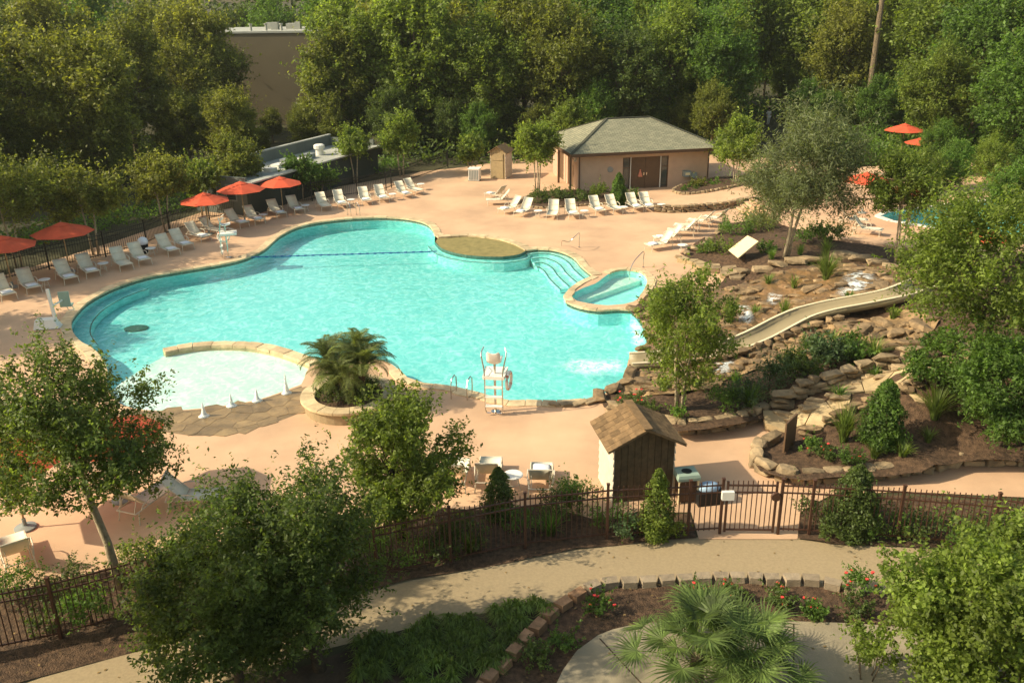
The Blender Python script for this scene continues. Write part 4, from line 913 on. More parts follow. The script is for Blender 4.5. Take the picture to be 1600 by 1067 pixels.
# pool lift
lf = thing('pool_lift', 'white pool lift with counterweight box, mast and hanging seat', 'pool lift', P(76, 512), R(12))
mb = MB(); mb.prism([(-.55, -.3), (.5, -.3), (.55, -.2), (.55, .2), (.5, .3), (-.55, .3)], .03, .42, [(-.45, -.24), (.3, -.22), (.34, -.15), (.34, .15), (.3, .22), (-.45, .24)]); mb.build('weight_box', 'white', lf)
MB().box(.3, .42, -.06, .06, .1, 1.75, Matrix.Rotation(R(-3), 4, 'Y')).build('mast', 'white', lf)
MB().tube([(.36, .05, 1.0), (.6, .45, 1.05), (.7, .7, 1.1)], .04, 8).build('arm', 'white', lf)
st_ = MB(); st_.box(.5, .95, .5, .56, .75, 1.45).box(.5, .95, .56, 1.0, .72, .78); st_.build('seat', 'green_box', lf)
MB().tube([(.6, .95, .75), (.62, 1.25, .35), (.85, 1.25, .35), (.85, .95, .75)], .02, 6).build('footrest', 'steel', lf)
# lane rope
rp_ = thing('lane_rope', 'blue float rope stretched across the big pool', 'rope')
ra, rb = P(392, 402, WL+.03), P(682, 393, WL+.03)
MB().tube([ra.lerp(rb, k/20)+Vector((0, 0, .01*math.sin(k))) for k in range(21)], .03, 6).build('line', 'rope_blue', rp_)
fm = MB(); fm.lathe([(.03, -.1), (.045, -.06), (.045, .06), (.03, .1)], 8); fme = fm.mesh('float', 'rope_blue', True)
for k in range(1, 24): o = link('float', fme, rp_, ra.lerp(rb, k/24)); o.rotation_euler = (0, R(90), math.atan2(rb.y-ra.y, rb.x-ra.x))
# fountain jets
for i, (a, b, h) in enumerate(((319,650,.55),(362,634,.5),(402,626,.5),(448,614,.85))):
    q = P(a, b, .02); mb = MB(); mb.lathe([(.2, 0), (.12, .05), (.085, h*.2), (.055, h*.45), (.03, h*.75), (.0, h)], 10); o = mb.build('fountain_jet', 'jet', None, True); o.location = q
    at = o.data.attributes.new('fade', 'FLOAT', 'POINT'); at.data.foreach_set('value', [1.]*len(o.data.vertices))
    tag(o, ['slim white water jet in the wading beach, first from the left tree', 'white water jet in the wading beach, second from the left tree', 'white water jet in the wading beach, third from the left tree', 'tallest white water jet beside the palm planter'][i], 'water jet', 'jets on the wading beach')
# slide
SLP = [(1440,452,2.35),(1405,465,2.2),(1355,476,1.9),(1300,486,1.6),(1255,498,1.3),(1220,514,1.02),(1190,530,.8),(1155,545,.58),(1115,557,.38),(1075,564,.24),(1035,567,.14),(985,570,.06)]
sp = catmull([P(a, b, z) for a, b, z in SLP], .35); sl_t = thing('water_slide', 'tan flume water slide curving down the rocks into the pool', 'slide')
prof = [(-.56, .26), (-.53, .275), (-.49, .26), (-.44, .10), (-.32, .02), (0, 0), (.32, .02), (.44, .10), (.49, .26), (.53, .275), (.56, .26), (.52, .03), (.36, -.08), (-.36, -.08), (-.52, .03)]
def sweep(mb, prof, path):
    n = len(prof); vs = []
    for i, p in enumerate(path):
        t_ = (path[min(i+1, len(path)-1)]-path[max(0, i-1)]); t_.z = 0; t_.normalize(); nx = Vector((t_.y, -t_.x, 0))
        for u_, v_ in prof: vs.append(p+nx*u_+Vector((0, 0, v_)))
    mb.add(vs, [(i*n+k, (i+1)*n+k, (i+1)*n+(k+1) % n, i*n+(k+1) % n) for i in range(len(path)-1) for k in range(n)]+[tuple(range(n)), tuple((len(path)-1)*n+k for k in range(n))[::-1]])
mb = MB(); sweep(mb, prof, sp); mb.build('flume', 'slide', sl_t, True)
for s in (-1, 1):
    mb = MB(); sweep(mb, [(s*.53-.05, .268), (s*.53+.05, .268), (s*.53+.05, .30), (s*.53-.05, .30)], sp); mb.build('rim', 'slide_rim', sl_t)
for p in sp[::4]: MB().box(p.x-.2, p.x+.2, p.y-.2, p.y+.2, min(hz(p.x, p.y), p.z)-.2, p.z-.05).build('support', 'rock_terrain', sl_t)
# round palm planter
pc = P(547, 634); pl_t = thing('palm_planter', 'round stone-rimmed planter holding the palm cluster', 'planter', pc)
mb = MB(); mb.lathe([(1.56, 0), (1.6, .42), (1.25, .42), (1.23, .0)], 36); mb.build('wall', 'path', pl_t)
for k in range(18):
    a0, a1 = 2*math.pi*k/18+.006, 2*math.pi*(k+1)/18-.006; n = 4
    poly = [(1.69*math.cos(a0+(a1-a0)*i/n), 1.69*math.sin(a0+(a1-a0)*i/n)) for i in range(n+1)]+[(1.2*math.cos(a1-(a1-a0)*i/n), 1.2*math.sin(a1-(a1-a0)*i/n)) for i in range(n+1)]
    MB().prism(poly, .42, .5+.006*(k % 3)).build('rim_stone', 'coping', pl_t)
mb = MB(); mb.lathe([(1.235, .02), (1.235, .36), (.5, .42), (.0, .44)], 24); mb.build('soil', 'mulch', pl_t)
# signs
def slab(name, label, c4, th, mt, posts):
    t = thing(name, label, 'sign', (0, 0, 0)); c4 = [Vector(c) for c in c4]; n = (c4[1]-c4[0]).cross(c4[3]-c4[0]).normalized()*th
    MB().add(c4+[c-n for c in c4], [(0, 1, 2, 3), (7, 6, 5, 4), (0, 4, 5, 1), (1, 5, 6, 2), (2, 6, 7, 3), (3, 7, 4, 0)]).build('panel', mt, t)
    for a in posts: MB().box(a.x-.04, a.x+.04, a.y-.04, a.y+.04, hz(a.x, a.y)-.1, a.z).build('post', 'brown_trim', t)
    return t
c = [P(1138, 391, .8), P(1153, 403, .8), P(1185, 377, 1.45), P(1168, 368, 1.45)]
m1 = (c[0]+c[3])/2; m2 = (c[1]+c[2])/2
slab('notice_board', 'slanted tan notice board in the planting under the olive tree', c, .05, 'sign_tan', [m1.lerp(m2, .3)-Vector((0, 0, .06)), m1.lerp(m2, .7)-Vector((0, 0, .06))])
A, B = P(1230, 662, 1.3), P(1247, 646, 1.3); Z = Vector((0, 0, 1.0))
bs = slab('notice_board', 'upright dark brown sign panel at the foot of the flagstone ramp', [A-Z, B-Z, B, A], .05, 'brown_door', [A.lerp(B, .25)-Vector((0, 0, .9)), A.lerp(B, .75)-Vector((0, 0, .9))])
# bins by the shed
bn = thing('waste_bin', 'square pale green bin with a round hole in its lid beside the shed', 'bin', P(1070, 779), R(8))
mb = MB(); mb.prism([(-.33, -.3), (.33, -.3), (.33, .3), (-.33, .3)], .82, .9, [(-.3, -.27), (.3, -.27), (.3, .27), (-.3, .27)]); mb.prism([(-.33, -.3), (.33, -.3), (.33, .3), (-.33, .3)], .74, .82); mb.build('lid', 'green_box', bn)
mb = MB(); mb.lathe([(.14, .9), (.15, .912), (.10, .912), (.0, .905)], 16); mb.build('opening', 'dark', bn)
MB().box(-.24, .24, -.22, .22, .04, .74).build('liner', 'brown_trim', bn)
for sx in (-.29, .25):
    for sy in (-.27, .23): MB().box(sx, sx+.05, sy, sy+.05, 0, .76).build('post', 'sign_tan', bn)
cr = thing('towel_bin', 'low dark bin holding a blue and white bag behind the gate', 'bin', P(1106, 783), R(10))
MB().box(-.38, .38, -.25, .25, 0, .4).build('tub', 'dark', cr)
mb = MB(); mb.lathe([(.27, .38), (.3, .46), (.24, .56), (.1, .6), (.0, .6)], 12); o = mb.build('bag', 'blue_bag', cr, True); o.scale = (1.1, .75, 1)
# towel cart in fence row
q = P(226, 396); tc_ = thing('towel_cart', 'dark round hamper heaped with white towels in the fence row', 'hamper', q)
mb = MB(); mb.lathe([(.2, 0), (.28, .55), (.26, .56)], 14); mb.build('hamper', 'dark', tc_)
mb = MB(); mb.lathe([(.26, .5), (.3, .68), (.25, .85), (.1, .95), (.0, .96)], 9); mb.build('towel_heap', 'towel', tc_, True)
# utility pole
up_ = PY(1369, 62, 88); ut = thing('utility_pole', 'tall bare wooden utility pole rising above the right-hand trees', 'pole', (up_.x, up_.y, 0)); MB().tube([(0, 0, 0), (.1, 0, 17)], [.3, .22], 10).build('pole', 'bark', ut); MB().box(-.36, -.24, -.1, .1, 11.5, 12.1).build('meter_box', 'dark', ut)
# garden block edging
be = thing('block_edging', 'curved row of concrete blocks edging the front flower bed', 'edging'); rr = random.Random(4)
pts_b = [(748,1085),(764,1064),(785,1045),(804,1023),(821,1003),(840,985),(859,965),(880,949),(903,935),(926,923),(953,916),(983,915),(1013,914),(1042,912),(1070,911),(1098,909),(1126,908),(1152,908),(1180,909),(1206,911),(1236,911),(1267,912),(1300,918),(1332,926)]
wb = W(pts_b)
bm_ = {k: MB().prism([(-.2, -.13), (.2, -.13), (.16, .15), (-.16, .15)], 0, .2, [(-.185, -.115), (.185, -.115), (.15, .135), (-.15, .135)]).mesh('block', k) for k in ('edging_warm', 'edging_grey')}
for i, q in enumerate(wb):
    d = wb[min(i+1, len(wb)-1)]-wb[max(i-1, 0)]; L = d.length/2 if 0 < i < len(wb)-1 else d.length
    o = link('block', bm_['edging_warm' if i < 9 else 'edging_grey'], be, (q.x, q.y, -.02)); o.rotation_euler = (rr.uniform(-.04, .04), rr.uniform(-.04, .04), math.atan2(d.y, d.x)+math.pi+rr.uniform(-.05, .05)); o.scale = (L/.43, 1.05, 1.1+.1*rr.random())
# person far behind
def person(loc, rz):
    me = bpy.data.meshes.new('person'); J = {'pel': (0, 0, .95), 'wst': (0, 0, 1.12), 'che': (0, .01, 1.35), 'nck': (0, 0, 1.5), 'hd0': (0, -.01, 1.58), 'hd1': (0, -.015, 1.74), 'ls': (-.17, 0, 1.42), 'le': (-.25, .03, 1.15), 'lw': (-.25, -.06, .92), 'lh': (-.25, -.09, .82), 'rs': (.17, 0, 1.42), 're': (.25, .03, 1.15), 'rw': (.24, -.06, .92), 'rh': (.24, -.09, .82), 'lhp': (-.09, 0, .9), 'lk': (-.1, -.04, .5), 'la': (-.1, .02, .08), 'lf': (-.11, -.13, .04), 'rhp': (.09, 0, .9), 'rk': (.1, .02, .5), 'ra': (.1, .1, .08), 'rf': (.11, -.05, .04)}
    ks = list(J); E_ = [('pel', 'wst'), ('wst', 'che'), ('che', 'nck'), ('nck', 'hd0'), ('hd0', 'hd1'), ('che', 'ls'), ('ls', 'le'), ('le', 'lw'), ('lw', 'lh'), ('che', 'rs'), ('rs', 're'), ('re', 'rw'), ('rw', 'rh'), ('pel', 'lhp'), ('lhp', 'lk'), ('lk', 'la'), ('la', 'lf'), ('pel', 'rhp'), ('rhp', 'rk'), ('rk', 'ra'), ('ra', 'rf')]
    rad = {'pel': .15, 'wst': .135, 'che': .155, 'nck': .06, 'hd0': .085, 'hd1': .09, 'ls': .07, 'rs': .07, 'le': .048, 're': .048, 'lw': .034, 'rw': .034, 'lh': .04, 'rh': .04, 'lhp': .1, 'rhp': .1, 'lk': .068, 'rk': .068, 'la': .045, 'ra': .045, 'lf': .04, 'rf': .04}
    me.from_pydata([J[k] for k in ks], [(ks.index(a), ks.index(b)) for a, b in E_], []); o = link('person', me, None, loc, rz); md = o.modifiers.new('s', 'SKIN')
    for i, k in enumerate(ks): me.skin_vertices[0].data[i].radius = (rad[k], rad[k]*.85); me.skin_vertices[0].data[i].use_root = k == 'pel'
    o.modifiers.new('d', 'SUBSURF').levels = 1; me.materials.append(M['skin']); tag(o, 'person in white clothes standing among the trees behind the terrace', 'person')
    def cl(nm, keys, ed, f, mt):
        m2 = bpy.data.meshes.new(nm); m2.from_pydata([J[k] for k in keys], [(keys.index(a), keys.index(b)) for a, b in ed], []); c_ = link(nm, m2, o); c_.modifiers.new('s', 'SKIN')
        for i, k in enumerate(keys): m2.skin_vertices[0].data[i].radius = (rad[k]*f+.012, rad[k]*.85*f+.012); m2.skin_vertices[0].data[i].use_root = i == 0
        c_.modifiers.new('d', 'SUBSURF').levels = 1; m2.materials.append(M[mt])
    cl('shirt', ['che', 'wst', 'pel', 'ls', 'le', 'rs', 're'], [('che', 'wst'), ('wst', 'pel'), ('che', 'ls'), ('ls', 'le'), ('che', 'rs'), ('rs', 're')], 1.12, 'cloth_white')
    cl('trousers', ['pel', 'lhp', 'lk', 'la', 'rhp', 'rk', 'ra'], [('pel', 'lhp'), ('lhp', 'lk'), ('lk', 'la'), ('pel', 'rhp'), ('rhp', 'rk'), ('rk', 'ra')], 1.12, 'cloth_white')
    mb = MB(); mb.lathe([(.10, 1.66), (.115, 1.72), (.1, 1.79), (.05, 1.835), (0, 1.84)], 10, (0, .0, 0)); mb.build('hair', 'hair', o, True)
person(P(1200, 196), R(10))
# ================================================================== VEGETATION
def leaf_mesh(name, cen, out, L, Wd, matn, rs, upb=.6, jit=.35, droop=0.):
    n = len(cen); nr = rs.normal(size=(n, 3))*.75+np.array([0, 0, upb])+out*.55; nr /= np.linalg.norm(nr, axis=1)[:, None]+1e-9
    q = rs.normal(size=(n, 3)); q[:, 2] -= droop; a = np.cross(nr, np.cross(q, nr)); a /= np.linalg.norm(a, axis=1)[:, None]+1e-9; b = np.cross(nr, a)
    s = (1+rs.uniform(-jit, jit, size=n))[:, None]
    v = np.empty((n, 4, 3)); v[:, 0] = cen-a*L*.5*s; v[:, 1] = cen+b*Wd*.5*s+nr*Wd*.12*s; v[:, 2] = cen+a*L*.5*s; v[:, 3] = cen-b*Wd*.5*s+nr*Wd*.12*s
    return quads(name, v.reshape(-1, 3), n, matn)
def quads(name, v, n, matn):
    me = bpy.data.meshes.new(name); me.vertices.add(4*n); me.vertices.foreach_set('co', v.astype(np.float32).ravel())
    me.loops.add(4*n); me.loops.foreach_set('vertex_index', np.arange(4*n, dtype=np.int32)); me.polygons.add(n)
    me.polygons.foreach_set('loop_start', np.arange(0, 4*n, 4, dtype=np.int32)); me.update(calc_edges=True); me.materials.append(M[matn]); return me
def crown_pts(rs, rx, ry, rz, nl, ns, nleaf, lr, sr, zmin=-.55, top=0.):
    lobes = []; rm = (rx+ry+rz)/3
    k = 0
    while len(lobes) < nl and k < 2000:
        k += 1; d = rs.normal(size=3); d /= np.linalg.norm(d)
        if d[2] < zmin: continue
        r_ = rs.uniform(.35, .80); taper = 1-top*max(0, d[2])
        c = np.array([d[0]*rx*taper, d[1]*ry*taper, d[2]*rz])*r_
        if lobes and min(np.linalg.norm((c-l)/np.array([rx, ry, rz])) for l, _ in lobes) < .22: continue
        lobes.append((c, lr*rm*rs.uniform(.7, 1.3)))
    cs = []; os_ = []
    for c, r_ in lobes:
        m_ = max(2, int(ns*(r_/(lr*rm))**2)); d = rs.normal(size=(m_, 3)); d /= np.linalg.norm(d, axis=1)[:, None]; d[:, 2] = d[:, 2]*.85+.12
        sub = c+d*r_*rs.uniform(.35, 1.0, size=(m_, 1))
        oc = sub/np.array([rx, ry, rz]); oc /= np.linalg.norm(oc, axis=1)[:, None]+1e-6
        sd_ = oc*.7+rs.normal(size=(m_, 3))*.4+np.array([0, 0, .55]); sd_ /= np.linalg.norm(sd_, axis=1)[:, None]
        ln = sr*rs.uniform(1.2, 4.6, size=(m_, 1))*(1+1.2*(rs.uniform(size=(m_, 1)) < .1)); tt = rs.uniform(-.3, 1, size=(m_*nleaf, 1))
        pts = np.repeat(sub, nleaf, axis=0)+np.repeat(sd_*ln, nleaf, axis=0)*tt+rs.normal(size=(m_*nleaf, 3))*sr*.5*(1.15-.75*tt)
        cs.append(pts); os_.append(np.repeat(d*.5+sd_*.5, nleaf, axis=0))
    return [l for l, _ in lobes], np.concatenate(cs), np.concatenate(os_)
def tree_parts(t, rs, h, rx, ry, rz, nl, ns, nleaf, lr, sr, L, Wd, leafm, barkm, tr, stems=1, nlimb=8, zmin=-.55, top=0., upb=.6, lean=(0, 0), droop=0., twigs=0):
    lobes, c, o_ = crown_pts(rs, rx, ry, rz, nl, ns, nleaf, lr, sr, zmin, top); cz = h-rz; off = np.array([lean[0], lean[1], cz])
    c = c+off; c[:, 2] = np.maximum(c[:, 2], .15)
    link('crown', leaf_mesh('crown', c, o_, L, Wd, leafm, rs, upb, droop=droop), t)
    mb = MB(); hb = max(.4, cz-rz*.45)
    idx = list(range(len(lobes))); rs.shuffle(idx)
    for s in range(stems):
        a = 2*math.pi*s/stems+.5; b0_ = Vector((.13*math.cos(a), .13*math.sin(a), 0))*(stems > 1)
        sp_ = Vector((lean[0], lean[1], 0)); fork = Vector((b0_.x*2.2, b0_.y*2.2, hb))+sp_*.6
        tp = Vector((b0_.x*4, b0_.y*4, cz+rz*.3))+sp_
        r_ = tr/(stems**.5)
        mb.tube([b0_-Vector((0, 0, .05)), b0_*1.3+Vector((rs.uniform(-.05, .05), rs.uniform(-.05, .05), hb*.45))+sp_*.25, fork, fork.lerp(tp, .5)+Vector((rs.uniform(-.1, .1)*rx, rs.uniform(-.1, .1)*ry, 0)), tp], [r_*1.25, r_, r_*.85, r_*.5, r_*.15], 7)
        for i in idx[s::stems][:max(1, nlimb//stems)]:
            l = Vector(lobes[i])+Vector(off); k = rs.uniform(.0, .5); st_ = fork.lerp(tp, k); mid = st_.lerp(l, .5)+Vector((0, 0, -.08*rz+rs.uniform(-.1, .2)))
            mb.tube([st_, mid, l], [r_*.45, r_*.28, r_*.08], 5)
            for _ in range(twigs):
                e_ = l+Vector(rs.normal(size=3))*lr*(rx+ry)/2*.7; mb.tube([mid.lerp(l, rs.uniform(.2, .9)), e_], [r_*.12, r_*.04], 4, False)
    mb.build('trunk', barkm, t, True)
def tree(name, label, loc, seed, group=None, rz_=0, cat='tree', **k):
    t = thing(name, label, cat, loc, rz_, group); tree_parts(t, np.random.RandomState(seed), **k); return t
# ---- individual trees in view
tree('leafy_tree', 'large open leafy tree with slim leaning trunk in the lower-left bed', P(190, 918), 1, h=6.3, rx=2.8, ry=2.4, rz=2.4, nl=24, ns=46, nleaf=34, lr=.25, sr=.15, L=.095, Wd=.045, leafm='leaf_near', barkm='bark_pale', tr=.10, nlimb=16, lean=(-.75, .2), zmin=-.6, twigs=3)
kn = dict(sr=.16, L=.095, Wd=.045, leafm='leaf_near', barkm='bark_dark', zmin=-1, twigs=2)
tree('leafy_tree', 'big dark tree in the shade over the lower garden path', P(500, 1045), 2, h=5.35, rx=2.2, ry=2.0, rz=2.75, nl=38, ns=36, nleaf=30, lr=.24, tr=.12, nlimb=12, lean=(-.3, .1), **kn)
tree('leafy_tree', 'lower dark tree beside the left fence, joined to the big dark one', P(375, 1080), 22, h=4.7, rx=2.1, ry=1.9, rz=2.4, nl=34, ns=34, nleaf=30, lr=.24, tr=.1, nlimb=10, **kn)
tree('leafy_tree', 'round bright leafy tree between the palm planter and the near fence', P(628, 842), 3, h=4.5, rx=1.95, ry=1.7, rz=2.15, nl=38, ns=34, nleaf=28, lr=.26, sr=.12, L=.095, Wd=.05, leafm='leaf_bright', barkm='bark_dark', tr=.07, nlimb=14, zmin=-1, twigs=2)
tree('leafy_tree', 'multi-stemmed light green tree at the foot of the water slide', G(1062, 640), 4, h=5.0, rx=1.8, ry=1.65, rz=2.25, nl=36, ns=24, nleaf=26, lr=.28, sr=.13, L=.10, Wd=.055, leafm='leaf_bright', barkm='bark_pale', tr=.10, stems=4, nlimb=16, zmin=-1, twigs=2)
tree('olive_tree', 'wispy grey-green tree with slim trunk beside the tan notice board', G(1228, 403), 5, h=7.7, rx=2.9, ry=2.7, rz=3.5, lean=(.6, 0), nl=46, ns=34, nleaf=26, lr=.22, sr=.32, L=.24, Wd=.04, leafm='leaf_grey', barkm='bark_pale', tr=.11, stems=2, nlimb=20, zmin=-.8, upb=.1, twigs=3)
tree('leafy_shrub', 'tall sunlit shrub with long sprays in the lower-right corner', P(1530, 1105), 6, cat='shrub', h=4.3, rx=2.2, ry=1.9, rz=2.25, nl=40, ns=42, nleaf=30, lr=.26, sr=.13, L=.10, Wd=.06, leafm='leaf_bright', barkm='bark', tr=.08, stems=5, nlimb=20, zmin=-.9, twigs=3)
tree('leafy_shrub', 'thin sprig shrub beside the lower-right shrub', P(1352, 1062), 61, cat='shrub', h=1.9, rx=.6, ry=.5, rz=.85, nl=14, ns=8, nleaf=14, lr=.25, sr=.09, L=.09, Wd=.05, leafm='leaf_bright', barkm='bark', tr=.03, stems=4, nlimb=8, zmin=-.9, twigs=1)
tree('leafy_tree', 'large feathery green tree over the top of the slide', G(1525, 590), 7, h=6.5, rx=3.8, ry=3.0, rz=2.9, nl=36, ns=34, nleaf=26, lr=.23, sr=.21, L=.13, Wd=.06, leafm='leaf_bright', barkm='bark', tr=.16, stems=2, nlimb=14, zmin=-.9, twigs=2)
tree('leafy_tree', 'dense mid-green bush tree at the edge of the sign bed', G(1560, 690), 8, h=3.6, rx=1.9, ry=1.7, rz=1.8, nl=26, ns=34, nleaf=28, lr=.28, sr=.14, L=.11, Wd=.055, leafm='leaf_green', barkm='bark', tr=.07, stems=3, nlimb=8, zmin=-.9)
tree('leafy_tree', 'slender multi-stemmed tree at the corner of the upper pool', G(1402, 412), 9, h=5.4, rx=2.0, ry=1.8, rz=1.9, nl=26, ns=28, nleaf=24, lr=.28, sr=.16, L=.13, Wd=.07, leafm='leaf_bright', barkm='bark_pale', tr=.09, stems=4, nlimb=14, zmin=-.7, twigs=1)
tree('leafy_tree', 'arching green tree whose branches hang over the upper pool', P(1615, 402, .9), 10, h=5.6, rx=2.8, ry=2.4, rz=2.4, nl=26, ns=30, nleaf=24, lr=.25, sr=.2, L=.15, Wd=.07, leafm='leaf_green', barkm='bark', tr=.18, nlimb=14, zmin=-.7, lean=(-.8, -.3), twigs=2)
for i, (a, b, h, r_, st_, lm, lb) in enumerate(((840,303,5.6,1.45,3,'leaf_bright','young multi-stemmed tree in the bed before the bathhouse corner'),(1148,296,5.0,1.75,3,'leaf_bright','young tree in the raised bed at the bathhouse end'),(890,256,5.2,1.6,2,'leaf_bright','rounded bright tree behind the bathhouse roof'),(628,276,4.8,1.5,2,'leaf_bright','bright young tree at the far end of the fence row'),(556,285,4.2,1.25,2,'leaf_bright','bright young tree in front of the grey roof vent'),(735,270,2.6,1.0,2,'leaf_bright','small rounded bright tree beside the air-conditioning unit'),(150,398,5.2,1.8,2,'leaf_yellow','yellow-green tree behind the parasol with leaf shade'),(262,362,4.6,1.6,2,'leaf_yellow','yellow-green tree behind the fence near the hamper'),(30,418,6.6,2.6,2,'leaf_olive','spreading olive-green tree behind the corner parasol'),(372,322,4.6,1.6,2,'leaf_olive','small olive-green tree before the grey building end'),(470,311,3.0,1.1,2,'leaf_green','green young tree between the last parasol and the grey building'),(320,338,3.6,1.2,2,'leaf_bright','young tree at the windowed end of the grey building'),(500,306,1.9,1.2,2,'leaf_green','low green shrub tree against the grey building'))):
    tree('young_tree', lb, P(a, b), 20+i, 'young trees around the pool', h=h, rx=r_, ry=r_*.95, rz=h*.36, nl=24, ns=24, nleaf=26, lr=.29, sr=.14*r_, L=.17, Wd=.09, leafm=lm, barkm='bark_pale', tr=.08, stems=st_, nlimb=10, zmin=-.75)
# ---- forest: shared crowns, each tree its own object
FP = []
def fproto(seed, leafm, L=.34, **k):
    t = thing('woodland_tree', 'x', 'tree'); tree_parts(t, np.random.RandomState(seed), leafm=leafm, L=L, Wd=L*.55, **k); return t
kw = dict(h=16, nl=56, ns=24, nleaf=20, lr=.20, sr=.45, barkm='bark', tr=.26, nlimb=22)
KINDS = [('olive', fproto(101, 'leaf_olive', rx=5.4, ry=5, rz=7.0, zmin=-.95, **kw)), ('green', fproto(102, 'leaf_green', rx=5.0, ry=4.8, rz=7.2, zmin=-.95, **kw)), ('dark', fproto(103, 'leaf_dark', rx=5, ry=4.8, rz=7.6, zmin=-1, **kw)),
         ('bright', fproto(104, 'leaf_bright', rx=5.4, ry=5, rz=6.8, zmin=-.95, **kw)), ('yellow', fproto(105, 'leaf_yellow', rx=5, ry=4.8, rz=6.6, zmin=-.95, **kw)), ('tall', fproto(106, 'leaf_bright', rx=4.0, ry=3.8, rz=7.4, zmin=-.95, **kw))]
fus = set(); rr = random.Random(12); KIDS.clear()
DESC = {'olive': 'olive-green woodland tree', 'green': 'mid-green woodland tree', 'dark': 'dark evergreen woodland tree', 'bright': 'bright green woodland tree', 'yellow': 'yellow-green woodland tree', 'tall': 'tall narrow green woodland tree'}
def forest_tree(kd, x, y, s, zone, sz=None):
    nm, pr = KINDS[kd]; rzv = rr.uniform(0, 6.28); lb = '%s %s' % (DESC[nm], zone); gp = '%s trees %s' % (nm, zone); sc_ = (s, s, (sz or s)*rr.uniform(.93, 1.07))
    if kd not in fus:
        fus.add(kd); pr.location = (x, y, -.05); pr.rotation_euler.z = rzv; pr.scale = sc_; pr['label'] = lb; pr['group'] = gp; return pr
    return dup(pr, (x, y, -.05), rzv, lb, gp, sc_)
def fpx(px, Y): return P(px, 250).x*Y/P(px, 250).y
zL, zM, zR = 'in the wood left of the brown building', 'in the wood behind the bathhouse', 'in the wood behind the upper terrace'
for px, Y, kd, s in ((-60,64,0,.85),(60,72,4,.8),(150,66,4,.78),(215,78,0,.75),(-150,60,2,.9),(-10,88,3,.9),(110,92,4,.95),(260,94,0,.8),(300,84,4,.62),(-120,80,1,1.0),(190,108,1,1.0),(60,112,3,1.0),(-60,110,0,1.1),(290,112,0,.9),(-260,70,1,1.0),(-250,95,2,1.1)):
    forest_tree(kd, fpx(px, Y), Y, s, zL)
for px, Y, kd, s in ((540,84,0,.72),(560,86,3,.9),(600,92,4,.92),(655,84,5,.95),(700,90,4,.9),(690,100,3,1.0),(760,84,3,.8),(745,98,1,1.0),(820,88,0,.9),(850,100,3,1.0),(880,84,0,.82),(930,92,1,.95),(905,108,0,1.05),(970,84,2,.72),(1040,88,3,.78),(1015,104,5,1.05),(1080,98,1,1.0),(1110,86,1,.75),(1150,108,3,1.1),(560,108,1,1.05),(630,112,5,1.1),(790,112,0,1.1),(960,118,3,1.1),(520,120,5,.8),(450,132,1,.85),(400,136,2,.8)):
    forest_tree(kd, fpx(px, Y), Y, s, zM)
for px, Y, kd, s in ((1115,92,3,.7),(1275,104,3,1.1),(1300,92,4,.8),(1330,102,5,1.1),(1380,96,3,1.0),(1440,88,3,.95),(1470,100,1,1.1),(1510,80,1,.9),(1540,92,3,1.05),(1590,84,1,1.0),(1640,76,3,.95),(1680,90,1,1.1),(1580,66,1,.7),(1700,66,1,.9),(1450,76,3,.62),(1400,112,1,1.1),(1550,110,5,1.1),(1290,118,1,1.1),(1210,122,5,1.15),(1760,80,0,1.0)):
    forest_tree(kd, fpx(px, Y), Y, s, zR)
rr2 = random.Random(8)
for i in range(15):
    px = -170+i*34; forest_tree(rr2.choice((0, 4, 0, 1, 2)), fpx(px, 64), (61 if px < 60 else 66)+rr2.uniform(-2, 6)+(8 if 150 < px else 0), rr2.uniform(.3, .46), 'in the low thicket behind the fence row')
for i in range(15):
    px = 480+i*45; Y = 80+rr2.uniform(-1, 5); forest_tree(rr2.choice((2, 1, 2, 0)), fpx(px, Y), Y, rr2.uniform(.26, .42), 'in the low thicket behind the bathhouse')
for i in range(12):
    px = 1255+i*36; Y = 86+rr2.uniform(-2, 6); forest_tree(rr2.choice((3, 1, 1)), fpx(px, Y), Y, rr2.uniform(.3, .5), 'in the low thicket above the terrace')
forest_tree(4, fpx(325, 93), 93, .86, zL); forest_tree(0, fpx(352, 97), 97, .7, zL)
for px, Y, s in ((350,88,.34),(385,92,.26),(430,90,.22),(480,88,.3),(330,78,.4),(410,80,.2)): forest_tree(0, fpx(px, Y), Y, s, 'in the low thicket before the brown building')
for i, (px, py, s) in enumerate(((1440,302,.24),(1485,296,.26),(1545,284,.24),(1600,276,.28),(1650,268,.3),(1460,272,.3))): q = P(px, py, TZ); forest_tree((3, 1)[i % 2], q.x, q.y, s, 'in the planting behind the upper pool')
for px, Y, s in ((1185,124,.5),(1240,127,.55),(1216,112,.34),(1150,116,.5)): forest_tree(3, fpx(px, Y), Y, s, zR)
# shade trees standing outside the picture on the left, towards the sun
for x, y, kd, s in ((-29,35.5,0,.55),(-33,43,1,.7),(-36,52,1,.8),(-14.5,9.3,1,.88),(-10.5,4.0,2,.6)):
    forest_tree(kd, x, y, s, 'in the garden on the sunny side of the pool')
# far wood closing the horizon
rs = np.random.RandomState(9); n = 42000
x = rs.uniform(-150, 160, n); base = 21+3.5*np.sin(x*.11)+2.5*np.sin(x*.31+1)+1.2*np.sin(x*.9); y = 140+rs.uniform(0, 1, n)**1.5*14; z = rs.uniform(0, 1, n)**.8*base
cl_ = np.floor(x/3.2)+np.floor(z/3)*97; bx = np.sin(cl_*12.9898)*43758.5453; y += (bx-np.floor(bx))*4-2
fwo = link('far_wood', leaf_mesh('far_wood', np.stack([x, y, z], 1), np.tile([0, -.6, .3], (n, 1)), 1.0, .6, 'leaf_dark', rs)); kind(fwo, 'stuff')
